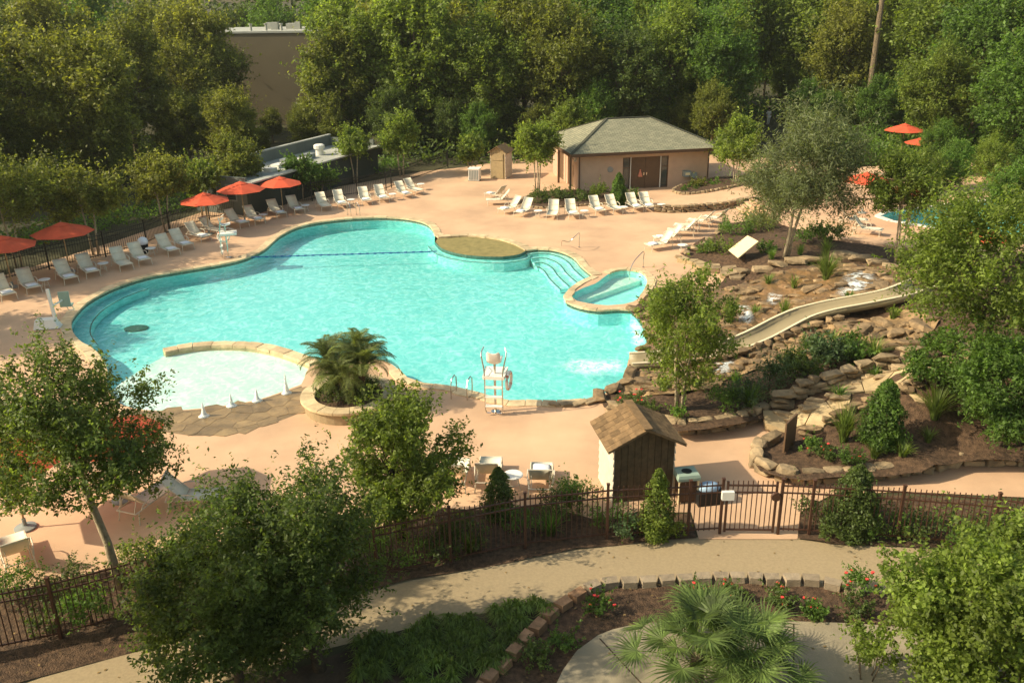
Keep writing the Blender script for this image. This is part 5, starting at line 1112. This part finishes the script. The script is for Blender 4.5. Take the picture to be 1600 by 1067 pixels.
# undergrowth along the wood's foot
def cover(name, polys, dens, h, L, Wd, lm, seed, zf=None, clump=.0, upb=.6):
    rs = np.random.RandomState(seed); allp = []
    for poly in polys:
        ps = [Vector((p[0], p[1])) for p in poly]; x0 = min(p.x for p in ps); x1 = max(p.x for p in ps); y0 = min(p.y for p in ps); y1 = max(p.y for p in ps)
        n = int((x1-x0)*(y1-y0)*dens); xs = rs.uniform(x0, x1, n); ys = rs.uniform(y0, y1, n)
        for a, b in zip(xs, ys):
            if inside((a, b), ps):
                k = .5+.5*math.sin(a*clump+2*math.sin(b*clump*.7))*math.sin(b*clump*1.3+a*clump*.4) if clump else 1
                allp.append((a, b, (zf(a, b) if zf else 0)+rs.uniform(0, 1)*h*(.25+.75*k)))
    c = np.array(allp); return kind(link(name, leaf_mesh(name, c, np.zeros_like(c), L, Wd, lm, rs, upb)), 'stuff')
cover('undergrowth', [[P(-200, 330), P(290, 285), P(300, 225), P(-200, 230)], [P(600, 262), P(860, 255), P(1150, 240), P(1150, 192), P(600, 200)]], 22, 2.6, .36, .2, 'leaf_dark', 3, clump=.9)
cover('undergrowth', [[P(-200, 420), P(0, 400), P(250, 340), P(430, 300), P(640, 265), P(620, 250), P(430, 283), P(240, 318), P(0, 370), P(-200, 385)]], 60, 1.0, .2, .1, 'leaf_green', 4, clump=1.6)
cover('undergrowth', [[P(1130, 192), P(1300, 190), P(1300, 172), P(1130, 172)]], 12, 3.5, .4, .22, 'leaf_green', 33, clump=.5)
cover('hedge', [[P(1290, 262), P(1330, 265), P(1470, 262), P(1800, 240), P(1800, 215), P(1290, 236)]], 60, 3.2, .3, .17, 'leaf_green', 5, clump=1.0)
cover('terrace_hedge', [W([(1425,290),(1520,282),(1600,275),(1600,262),(1425,272)], .6)], 60, 2.2, .26, .14, 'leaf_bright', 6, clump=1.4)
# ---- shrubs, cones, tufts
def shrub(name, label, loc, rx, h, lm, seed, L=.09, group=None, n=1.0, cone=False, flowers=0, cat='shrub'):
    t = thing(name, label, cat, loc, 0, group); rs = np.random.RandomState(seed); N = int(2600*rx*h*n)+300
    if cone:
        z = rs.uniform(0, 1, N)**1.25; a = rs.uniform(0, 6.283, N); r_ = rx*(1-z)**.55*rs.uniform(.5, 1.12, N)*(1+.2*np.sin(z*17+a*3)+.12*np.sin(a*5-z*9))*(.75+.25*np.minimum(1, z*5)); c = np.stack([r_*np.cos(a), r_*np.sin(a), z*h+.05], 1); o_ = np.stack([np.cos(a), np.sin(a), np.full(N, .3)], 1)
    else:
        _, c, o_ = crown_pts(rs, rx, rx, h*.55, 12, max(4, int(N/12/20)), 20, .42, .10*rx+.03, -.3); c[:, 2] += h*.42; c[:, 2] = np.clip(c[:, 2], .03, None)
    link('foliage', leaf_mesh('foliage', c, o_, L, L*.5, lm, rs), t)
    MB().tube([(0, 0, -.05), (.02, 0, h*.6)], [.03, .012], 5).build('stem', 'bark_dark', t)
    if flowers:
        k = rs.choice(len(c), flowers); q = c[k]*1.03
        for p in q:
            mb = MB(); mb.lathe([(.0, -.02), (.035, -.005), (.045, .02), (.02, .025), (0, .015)], 6); f_ = mb.build('flower', 'red_flower', t); f_.location = p+np.array([0, 0, .03])
    return t
cones = [(1025,838,.5,2.0,'leaf_bright','pointed leafy shrub standing against the near shed front'),(780,806,.5,1.5,'leaf_dark','dark conical evergreen at the near loungers'),(1330,832,.75,2.0,'leaf_dark','dark conical evergreen behind the near fence right of the gate'),(966,322,.62,2.2,'leaf_green','conical evergreen before the bathhouse doors')]
for i, (a, b, r_, h, lm, lb) in enumerate(cones): shrub('cone_shrub', lb.replace('right of the gate', 'beyond the gate'), P(a, b), r_, h, lm, 200+i, .085 if b > 400 else .13, 'conical shrubs', 2.2, True)
shrub('cone_shrub', 'upright glossy green shrub in the sign bed between grass clumps', G(1375, 694), .7, 2.1, 'leaf_green', 210, .11, None, 2.0, True)
SH = [(1060,655,.35,.4,'leaf_green','low rose bush at the foot of the slide tree',3),(985,640,.5,.55,'leaf_dark','rose bush with pink blooms beside the shed roof',9),(1010,645,.45,.5,'leaf_dark','small dark rose bush near the shed roof ridge',5),(1165,640,.7,1.0,'leaf_blue','dark shrub at the start of the dark shrub row',0),(1200,612,.85,1.15,'leaf_blue','dark broad shrub in the middle of the shrub row',0),(1240,595,.8,1.1,'leaf_dark','dark shrub dotted with pale leaves near the ramp ledge',0),(1285,570,.85,1.1,'leaf_blue','dark shrub at the upper end of the shrub row',0),(1130,640,.6,.9,'leaf_green','mid-green shrub before the low stone wall',0),(1330,560,.8,.8,'leaf_green','spreading green shrub below the slide',0),(1265,712,.4,.5,'leaf_green','little rounded bush behind the brown sign',2),(1290,715,.35,.35,'leaf_dark','small dark rose near the brown sign',5),(1330,728,.4,.5,'leaf_green','small bush inside the sign bed wall',2),(1440,600,.8,1.0,'leaf_green','loose shrub above the flagstone ramp',0),(1500,640,.8,1.1,'leaf_green','green shrub below the feathery tree',0),(1470,560,.7,.9,'leaf_green','shrub beside the top of the flagstone ramp',0),
      (1125,395,.9,.45,'leaf_bright','low bright groundcover shrub next to the tan notice board',0),(1105,392,.7,.4,'leaf_green','low groundcover behind the right loungers',0),(1150,365,1.1,.8,'leaf_green','broad green shrub behind the tan notice board',0),(1190,358,1.1,.9,'leaf_bright','bright broad shrub near the terrace steps',0),(1270,380,.9,.9,'leaf_green','green shrub on the shady side of the olive trunk',0),(1300,372,.8,.8,'leaf_dark','dark shrub between the olive tree and terrace loungers',0),(1195,395,.6,.5,'leaf_green','leafy plant beneath the notice board',0),
      (845,318,.9,.8,'leaf_dark','dark groundcover mound under the young bathhouse tree',0),(875,314,.9,.75,'leaf_dark','dark shrub behind the fifth arc lounger',0),(905,314,.8,.7,'leaf_dark','dark shrub behind the sixth arc lounger',0),(935,310,.6,1.0,'leaf_bright','bright spiky shrub against the bathhouse wall',0),(990,312,.5,.6,'leaf_green','low shrub behind the ninth arc lounger',0),(1075,302,.6,.6,'leaf_green','small shrub at the end of the raised bed',0),(1092,298,.6,.9,'leaf_yellow','yellow-green shrub in the raised bed',0),(1120,297,.6,.8,'leaf_green','upright green plant in the raised bed',0),(1160,293,.5,.6,'leaf_green','small green plant under the raised-bed tree',0),
      (905,800,.7,.9,'leaf_green','leafy shrub behind the fence next to the lounger shadow',0),(870,810,.7,.8,'leaf_dark','dark shrub behind the fence between cone and shed',0),(960,828,.6,.7,'leaf_green','green shrub at the near shed corner behind the fence',0),(985,840,.5,.6,'leaf_blue','dark low shrub at the shed foot behind the fence',0),(1045,838,.45,.5,'leaf_bright','pale-leaved low plant under the pointed shrub',0),(730,850,.7,.9,'leaf_dark','dark shrub behind the fence under the round tree',0),(690,868,.7,.8,'leaf_dark','dark red-tinged shrub by the fence under the round tree',0),(820,838,.6,.7,'leaf_green','green shrub pressed against the fence below the cone',0),(610,880,.8,.9,'leaf_green','shrub behind the fence beside the shaded tree',0),
      (1285,825,.8,.8,'leaf_dark','dark shrub at the gate hinge behind the fence',0),(1375,830,.8,.7,'leaf_green','green shrub beyond the dark cone behind the fence',0),(1430,838,.8,.6,'leaf_dark','low dark shrub in the fence shade, middle of its bay',0),(1490,845,.8,.7,'leaf_green','shrub behind the last fence bay',0),(1560,850,.9,.9,'leaf_dark','dark shrub at the fence end under the trees',0),(1340,800,.6,.6,'leaf_green','shrub behind the tip of the dark cone',0),
      (145,975,.6,1.0,'leaf_green','leafy green shrub behind the left fence bay',0),(110,925,.7,.7,'leaf_dark','purple-dark low shrub at the left bed edge',0),(30,935,.8,.7,'leaf_green','green shrub at the left end of the bed',0),(215,895,.6,.8,'leaf_bright','bright shrub beside the left leaning trunk',0),(240,960,.5,.6,'leaf_dark','dark shrub by the left fence foot',0),(290,880,.8,.9,'leaf_green','shrub between the left tree and the dark tree',0),(70,985,.5,.5,'leaf_dark','small dark plant at the left fence post',0),(330,930,.8,.8,'leaf_dark','dark shrub at the fence under the dark tree',0),
      (935,955,.35,.4,'leaf_green','red-flowered rose bush nearest the warm edging blocks',7),(1085,940,.35,.35,'leaf_green','rose bush with red blooms behind the fan palm',6),(1145,935,.3,.35,'leaf_dark','rose bush with red blooms beside the pale edging blocks',5),(1215,945,.35,.4,'leaf_dark','dark rose bush with a few red blooms, middle of the bed',5),(1345,925,.4,.55,'leaf_green','large rose bush at the end of the block edging',9),(1275,965,.3,.35,'leaf_green','small rose bush at the patio edge',4),(880,1010,.35,.4,'leaf_green','flowerless rose bush next to the patio curve',0),(840,1035,.4,.4,'leaf_dark','dark low bush in the bed corner by the patio',0),(1330,955,.4,.4,'leaf_dark','dark bush beneath the sprig shrub',0)]
for i, (a, b, r_, h, lm, lb, fl) in enumerate(SH):
    q = G(a, b) if (a > 980 and 340 < b < 735 and not (a < 1180 and b > 680)) else P(a, b, .02)
    shrub('rose_bush' if fl else 'shrub', lb, q, r_, h, lm, 300+i, .075 if b > 600 else .12, None, 1.0 if b > 500 else .7, False, fl)
q = P(545, 634); rr = random.Random(3)
for i in range(7):
    a = i*.9; shrub('shrub', 'dark low filler shrub at the foot of the planter palms', (pc.x+.78*math.cos(a), pc.y+.78*math.sin(a), .4), .5, .5, 'leaf_dark', 600+i, .07, 'filler shrubs in the palm planter')
def blades(name, label, loc, n, h, spread, lm, seed, wd=.03, cat='grass clump', group=None, k=None):
    rs = np.random.RandomState(seed); a = rs.uniform(0, 6.283, n); rad = rs.uniform(.2, 1, n)*spread; hh = h*rs.uniform(.6, 1.05, n); b0_ = np.stack([np.cos(a)*.08, np.sin(a)*.08, np.zeros(n)], 1)*rs.uniform(0, 1.5, (n, 1))
    vs = []; seg = 4; prev = None; out = np.stack([np.cos(a), np.sin(a), np.zeros(n)], 1); side = np.stack([-np.sin(a), np.cos(a), np.zeros(n)], 1)
    P_ = []
    for i in range(seg+1):
        t = i/seg; P_.append(b0_+out*(rad*t**1.6)[:, None]+np.array([0, 0, 1])*(hh*(1.35*t-.62*t**2.4*(rad/spread)))[:, None])
    q_ = np.empty((n, seg, 4, 3))
    for i in range(seg):
        w0 = wd*(1-(i/seg)**2)*.5; w1 = wd*(1-((i+1)/seg)**2)*.5
        q_[:, i, 0] = P_[i]-side*w0; q_[:, i, 1] = P_[i]+side*w0; q_[:, i, 2] = P_[i+1]+side*w1; q_[:, i, 3] = P_[i+1]-side*w1
    me = quads(name, q_.reshape(-1, 3), n*seg, lm); o = link(name, me, None, loc)
    return tag(o, label, cat, group)
for i, (a, b, n, h, s, lm, lb) in enumerate(((1318,690,170,1.25,.75,'leaf_grass','tall upright grass clump beside the glossy sign-bed shrub'),(1460,655,170,1.1,.95,'leaf_grass','arching grass clump on the terrace side of the sign bed'),(1365,715,60,.5,.45,'leaf_grass','small grassy tuft in front of the glossy shrub'),(1410,712,60,.5,.5,'leaf_grass','thin grassy tuft in the open mulch'),(1450,690,50,.45,.45,'leaf_grass','sparse grassy tuft below the arching clump'),(1290,440,260,1.3,1.0,'leaf_grass','big fountain grass clump over the upper stream'),(1225,495,90,.8,.4,'leaf_grass','small upright reed clump beside the slide curve'),(1405,412,120,.9,.7,'leaf_grass','reed clump at the slender tree stems'),(1140,505,150,1.2,.8,'leaf_grass','grass clump behind the slide-foot tree'),(1290,400,110,.9,.7,'leaf_grass','grass clump above the ledge stones'),(1205,405,60,.6,.5,'leaf_green','strappy green plant next to the olive trunk'),(1250,398,60,.6,.5,'leaf_green','strappy green plant behind the olive trunk'),(1170,640,120,1.0,.7,'leaf_green','grassy clump before the dark shrub row'),(1365,560,120,.8,.8,'leaf_grass','spreading grass clump below the slide rocks'),(890,790,90,.8,.7,'leaf_grass','feathery grass clump beside the lounger shadow'),(735,862,80,.6,.6,'leaf_bright','strappy pale plant at the fence foot'),(860,835,90,.7,.6,'leaf_green','grassy clump behind the fence near the cone'),(1520,850,80,.7,.5,'leaf_bright','pale iris-like clump at the last fence bay'))):
    blades('grass_clump', lb, (G(a, b) if (a > 1100 and b < 720) else P(a, b, .02)), n, h, s, lm, 700+i, .035, 'grass clump')
# liriope strip: stuff
rs = np.random.RandomState(44); lw = [Vector((p[0], p[1])) for p in W([(560,1010),(640,985),(720,963),(800,951),(880,938),(895,935),(870,950),(835,985),(805,1020),(780,1045),(740,1090),(560,1120)])]
vv = []; x0, x1, y0, y1 = min(p.x for p in lw), max(p.x for p in lw), min(p.y for p in lw), max(p.y for p in lw)
cent = []
while len(cent) < 130:
    q = (rs.uniform(x0, x1), rs.uniform(y0, y1))
    if inside(q, lw): cent.append(q)
for cx, cy in cent:
    for _ in range(70):
        a = rs.uniform(0, 6.283); r_ = rs.uniform(.1, .38); h_ = rs.uniform(.15, .32); o_ = np.array([math.cos(a), math.sin(a), 0]); s_2 = np.array([-math.sin(a), math.cos(a), 0])*.012; b_ = np.array([cx, cy, 0])
        m1 = b_+o_*r_*.4+np.array([0, 0, h_]); m2 = b_+o_*r_+np.array([0, 0, h_*.55]); vv += [b_-s_2, b_+s_2, m1+s_2, m1-s_2, m1-s_2, m1+s_2, m2+s_2*.2, m2-s_2*.2]
kind(link('border_grass', quads('border_grass', np.array(vv), len(vv)//4, 'leaf_grass')), 'stuff')
# scattered leaf litter on mulch near stones handled by materials
# ---- palms
def frond_mesh(seed, ln, droop, nleaf, ll, lm, rise=.7):
    rs = np.random.RandomState(seed); K = 14; sp_ = []; ang = rise; p = np.array([0., 0, 0]); step = ln/K
    for i in range(K+1):
        sp_.append(p.copy()); p = p+np.array([math.cos(ang), 0, math.sin(ang)])*step; ang -= droop/K*(.4+1.2*i/K)
    sp_ = np.array(sp_); v = []
    for i in range(K):
        w_ = .018*(1-i/K)+.004; a, b = sp_[i], sp_[i+1]; s_2 = np.array([0, w_, 0]); v += [a-s_2, a+s_2, b+s_2, b-s_2]
    for i in range(nleaf):
        t = .12+.88*i/nleaf; k = t*K; i0 = min(K-1, int(k)); c = sp_[i0]+(sp_[i0+1]-sp_[i0])*(k-i0); tg = (sp_[i0+1]-sp_[i0]); tg /= np.linalg.norm(tg)
        L = ll*(math.sin(math.pi*(.15+.8*t))**.7)*rs.uniform(.85, 1.1)
        for s in (-1, 1):
            d = tg*.55+np.array([0, s*.85, 0])+np.array([0, 0, .25]); d /= np.linalg.norm(d); wv = np.cross(d, np.array([0, 0, 1.])); wv /= np.linalg.norm(wv)+1e-6; wv = wv*.011
            m = c+d*L*.55; e = c+d*L+np.array([0, 0, -.28*L]); v += [c-wv*.6, c+wv*.6, m+wv, m-wv, m-wv, m+wv, e+wv*.1, e-wv*.1]
    return quads('frond', np.array(v), len(v)//4, lm)
FR = [frond_mesh(i, 1.25+.1*(i % 3), 1.5+.25*(i % 4), 34, .34, 'leaf_palm', .9-.12*(i % 3)) for i in range(6)]
rr = random.Random(21)
for i, (dx, dy, h, lx, ly) in enumerate(((-.35, .15, 1.2, -.3, -.05), (.2, .3, 1.5, .1, .1), (.35, -.2, 1.25, .35, -.05), (-.05, -.3, .95, -.1, -.2))):
    t = thing('date_palm', ['date palm in the round planter leaning towards the wading pool', 'tallest date palm in the round planter', 'date palm in the round planter leaning towards the ladder', 'shortest date palm in the round planter'][i], 'palm', (pc.x+dx, pc.y+dy, .38), 0, 'palms in the round planter')
    MB().tube([(0, 0, 0), (lx*.4, ly*.4, h*.5), (lx, ly, h)], [.13, .11, .12], 9).build('trunk', 'bark_dark', t)
    mb = MB()
    for k in range(26):
        z = h*(.25+.75*k/26); a = k*2.4; f_ = z/h; c = Vector((lx*f_**1.3, ly*f_**1.3, z)); mb.tube([c, c+Vector((.17*math.cos(a), .17*math.sin(a), .1))], [.035, .012], 4)
    mb.build('frond_stub', 'bark_dark', t)
    for k in range(40):
        o = link('frond', rr.choice(FR), t, (lx, ly, h+.02)); el = rr.uniform(-.6, .8); o.rotation_euler = (rr.uniform(-.2, .2), -el, k*2.399+rr.uniform(-.2, .2)); s = rr.uniform(.74, 1.0); o.scale = (s, s, s)
def fan_mesh(seed, r_, pet, lm):
    rs = np.random.RandomState(seed); v = []; K = 6; sp_ = []; ang = .95; p = np.array([0., 0, 0])
    for i in range(K+1): sp_.append(p.copy()); p = p+np.array([math.cos(ang), 0, math.sin(ang)])*pet/K; ang -= .75/K
    for i in range(K):
        s_2 = np.array([0, .012, 0]); v += [sp_[i]-s_2, sp_[i]+s_2, sp_[i+1]+s_2, sp_[i+1]-s_2]
    c = sp_[-1]; ang -= .2; f_ = np.array([math.cos(ang), 0, math.sin(ang)]); u_2 = np.array([-math.sin(ang), 0, math.cos(ang)]); n = 28
    for i in range(n):
        a = (-1+2*(i+.5)/n)*2.2+rs.uniform(-.03, .03); d = f_*math.cos(a)+np.array([0, 1., 0])*math.sin(a); L = r_*(.75+.25*math.cos(a*.6))*rs.uniform(.85, 1.08); cup = u_2*(.22*L*abs(math.sin(a*.8)))
        w_ = np.cross(d, u_2)*.5; wm = r_*.42*4.4/n; z_ = u_2*.010*(1 if i % 2 else -1)
        m = c+d*L*.36+cup*.3; m2 = c+d*L*.7+cup*.75-np.array([0, 0, .02*L]); e = c+d*L+cup*.9-np.array([0, 0, .16*L])
        v += [c, c, m+w_*wm+z_, m-w_*wm-z_, m-w_*wm-z_, m+w_*wm+z_, m2+w_*wm*.5, m2-w_*wm*.5, m2-w_*wm*.5, m2+w_*wm*.5, e+w_*.003, e-w_*.003]
    return quads('frond', np.array(v), len(v)//4, lm)
FAN = [fan_mesh(i, .64+.06*(i % 3), .85+.15*(i % 4), 'leaf_fan') for i in range(6)]
for i, (a, b, h, nf, lb, s) in enumerate(((1085, 1085, 1.0, 24, 'large fan palm spreading over the patio edge', 1.05), (1165, 1100, .9, 20, 'lower fan palm on the patio side of the large one', 1.0), (1120, 1030, .5, 12, 'small fan palm near the block edging', .9))):
    t = thing('fan_palm', lb, 'palm', P(a, b, .03), 0, 'fan palms on the patio bed')
    mb = MB(); mb.lathe([(.14, -.05), (.17, h*.4), (.13, h), (.05, h+.08)], 10); mb.build('trunk', 'bark', t)
    for k in range(nf):
        o = link('frond', rr.choice(FAN), t, (0, 0, h*(.6+.4*k/nf))); el = -.4+1.25*k/nf; o.rotation_euler = (rr.uniform(-.25, .25), -el, k*2.399+rr.uniform(-.25, .25)); s2 = s*rr.uniform(.85, 1.1); o.scale = (s2, s2, s2)
# far fence behind the lounger row
ff = [p-d*2.75 for p, d in LR[::2]]+[LR[-1][0]-LR[-1][1]*2.75]
ff = [Vector((p.x, p.y, 0)) for p in ff]; ff.append(P(700, 262)); ff.insert(0, ff[0]+(ff[0]-ff[1]))
fence('black picket fence running behind the fence-row loungers', ff, 1.4, 1.45, .14, dark=True)


# ferns and tufts between the slide rocks
rr = random.Random(55)
for i, (a, b) in enumerate(((1180,492),(1240,452),(1325,475),(1110,525),(1260,548),(1300,535),(1395,500),(1150,600),(1230,572),(1365,590),(1310,622),(1420,570),(1085,610),(1035,610),(1200,445))):
    blades('fern_tuft', 'small green fern tuft growing between the slide rocks', G(a, b, .06), 46, rr.uniform(.35, .6), rr.uniform(.35, .55), rr.choice(('leaf_grass', 'leaf_green')), 800+i, .045, 'fern', 'fern tufts between the slide rocks')
# fallen leaves on path, patio and beds
rs = np.random.RandomState(66); lp_ = []
for poly, zz, n in ((W(path_px), -.006, 260), (W(pat_px), .095, 90), (W(front_px), .07, 300), (W(strip2), .06, 250), (W(strip_px), .06, 120)):
    x0, x1 = min(p.x for p in poly), max(p.x for p in poly); y0, y1 = min(p.y for p in poly), max(p.y for p in poly); k = 0
    while k < n:
        q = (rs.uniform(x0, x1), rs.uniform(y0, y1)); k += 1
        if inside(q, poly): lp_.append((q[0], q[1], zz))
c = np.array(lp_); kind(link('leaf_litter', leaf_mesh('leaf_litter', c, np.tile([0, 0, 9.], (len(c), 1)), .075, .05, 'dry_leaf', rs, 3.)), 'stuff')
# ---- the faint haze in the air between camera and wood
hm = bpy.data.materials.new('haze'); hm.use_nodes = True; hn = hm.node_tree; hn.nodes.remove(hn.nodes['Principled BSDF'])
pv = hn.nodes.new('ShaderNodeVolumePrincipled'); pv.inputs['Density'].default_value = .0002; pv.inputs['Color'].default_value = (.92, .93, .86, 1); pv.inputs['Anisotropy'].default_value = .2
hn.links.new(pv.outputs[0], hn.nodes['Material Output'].inputs['Volume'])
kind(MB().box(-170, 180, -8, 162, -1.5, 27).build('haze', hm), 'stuff')
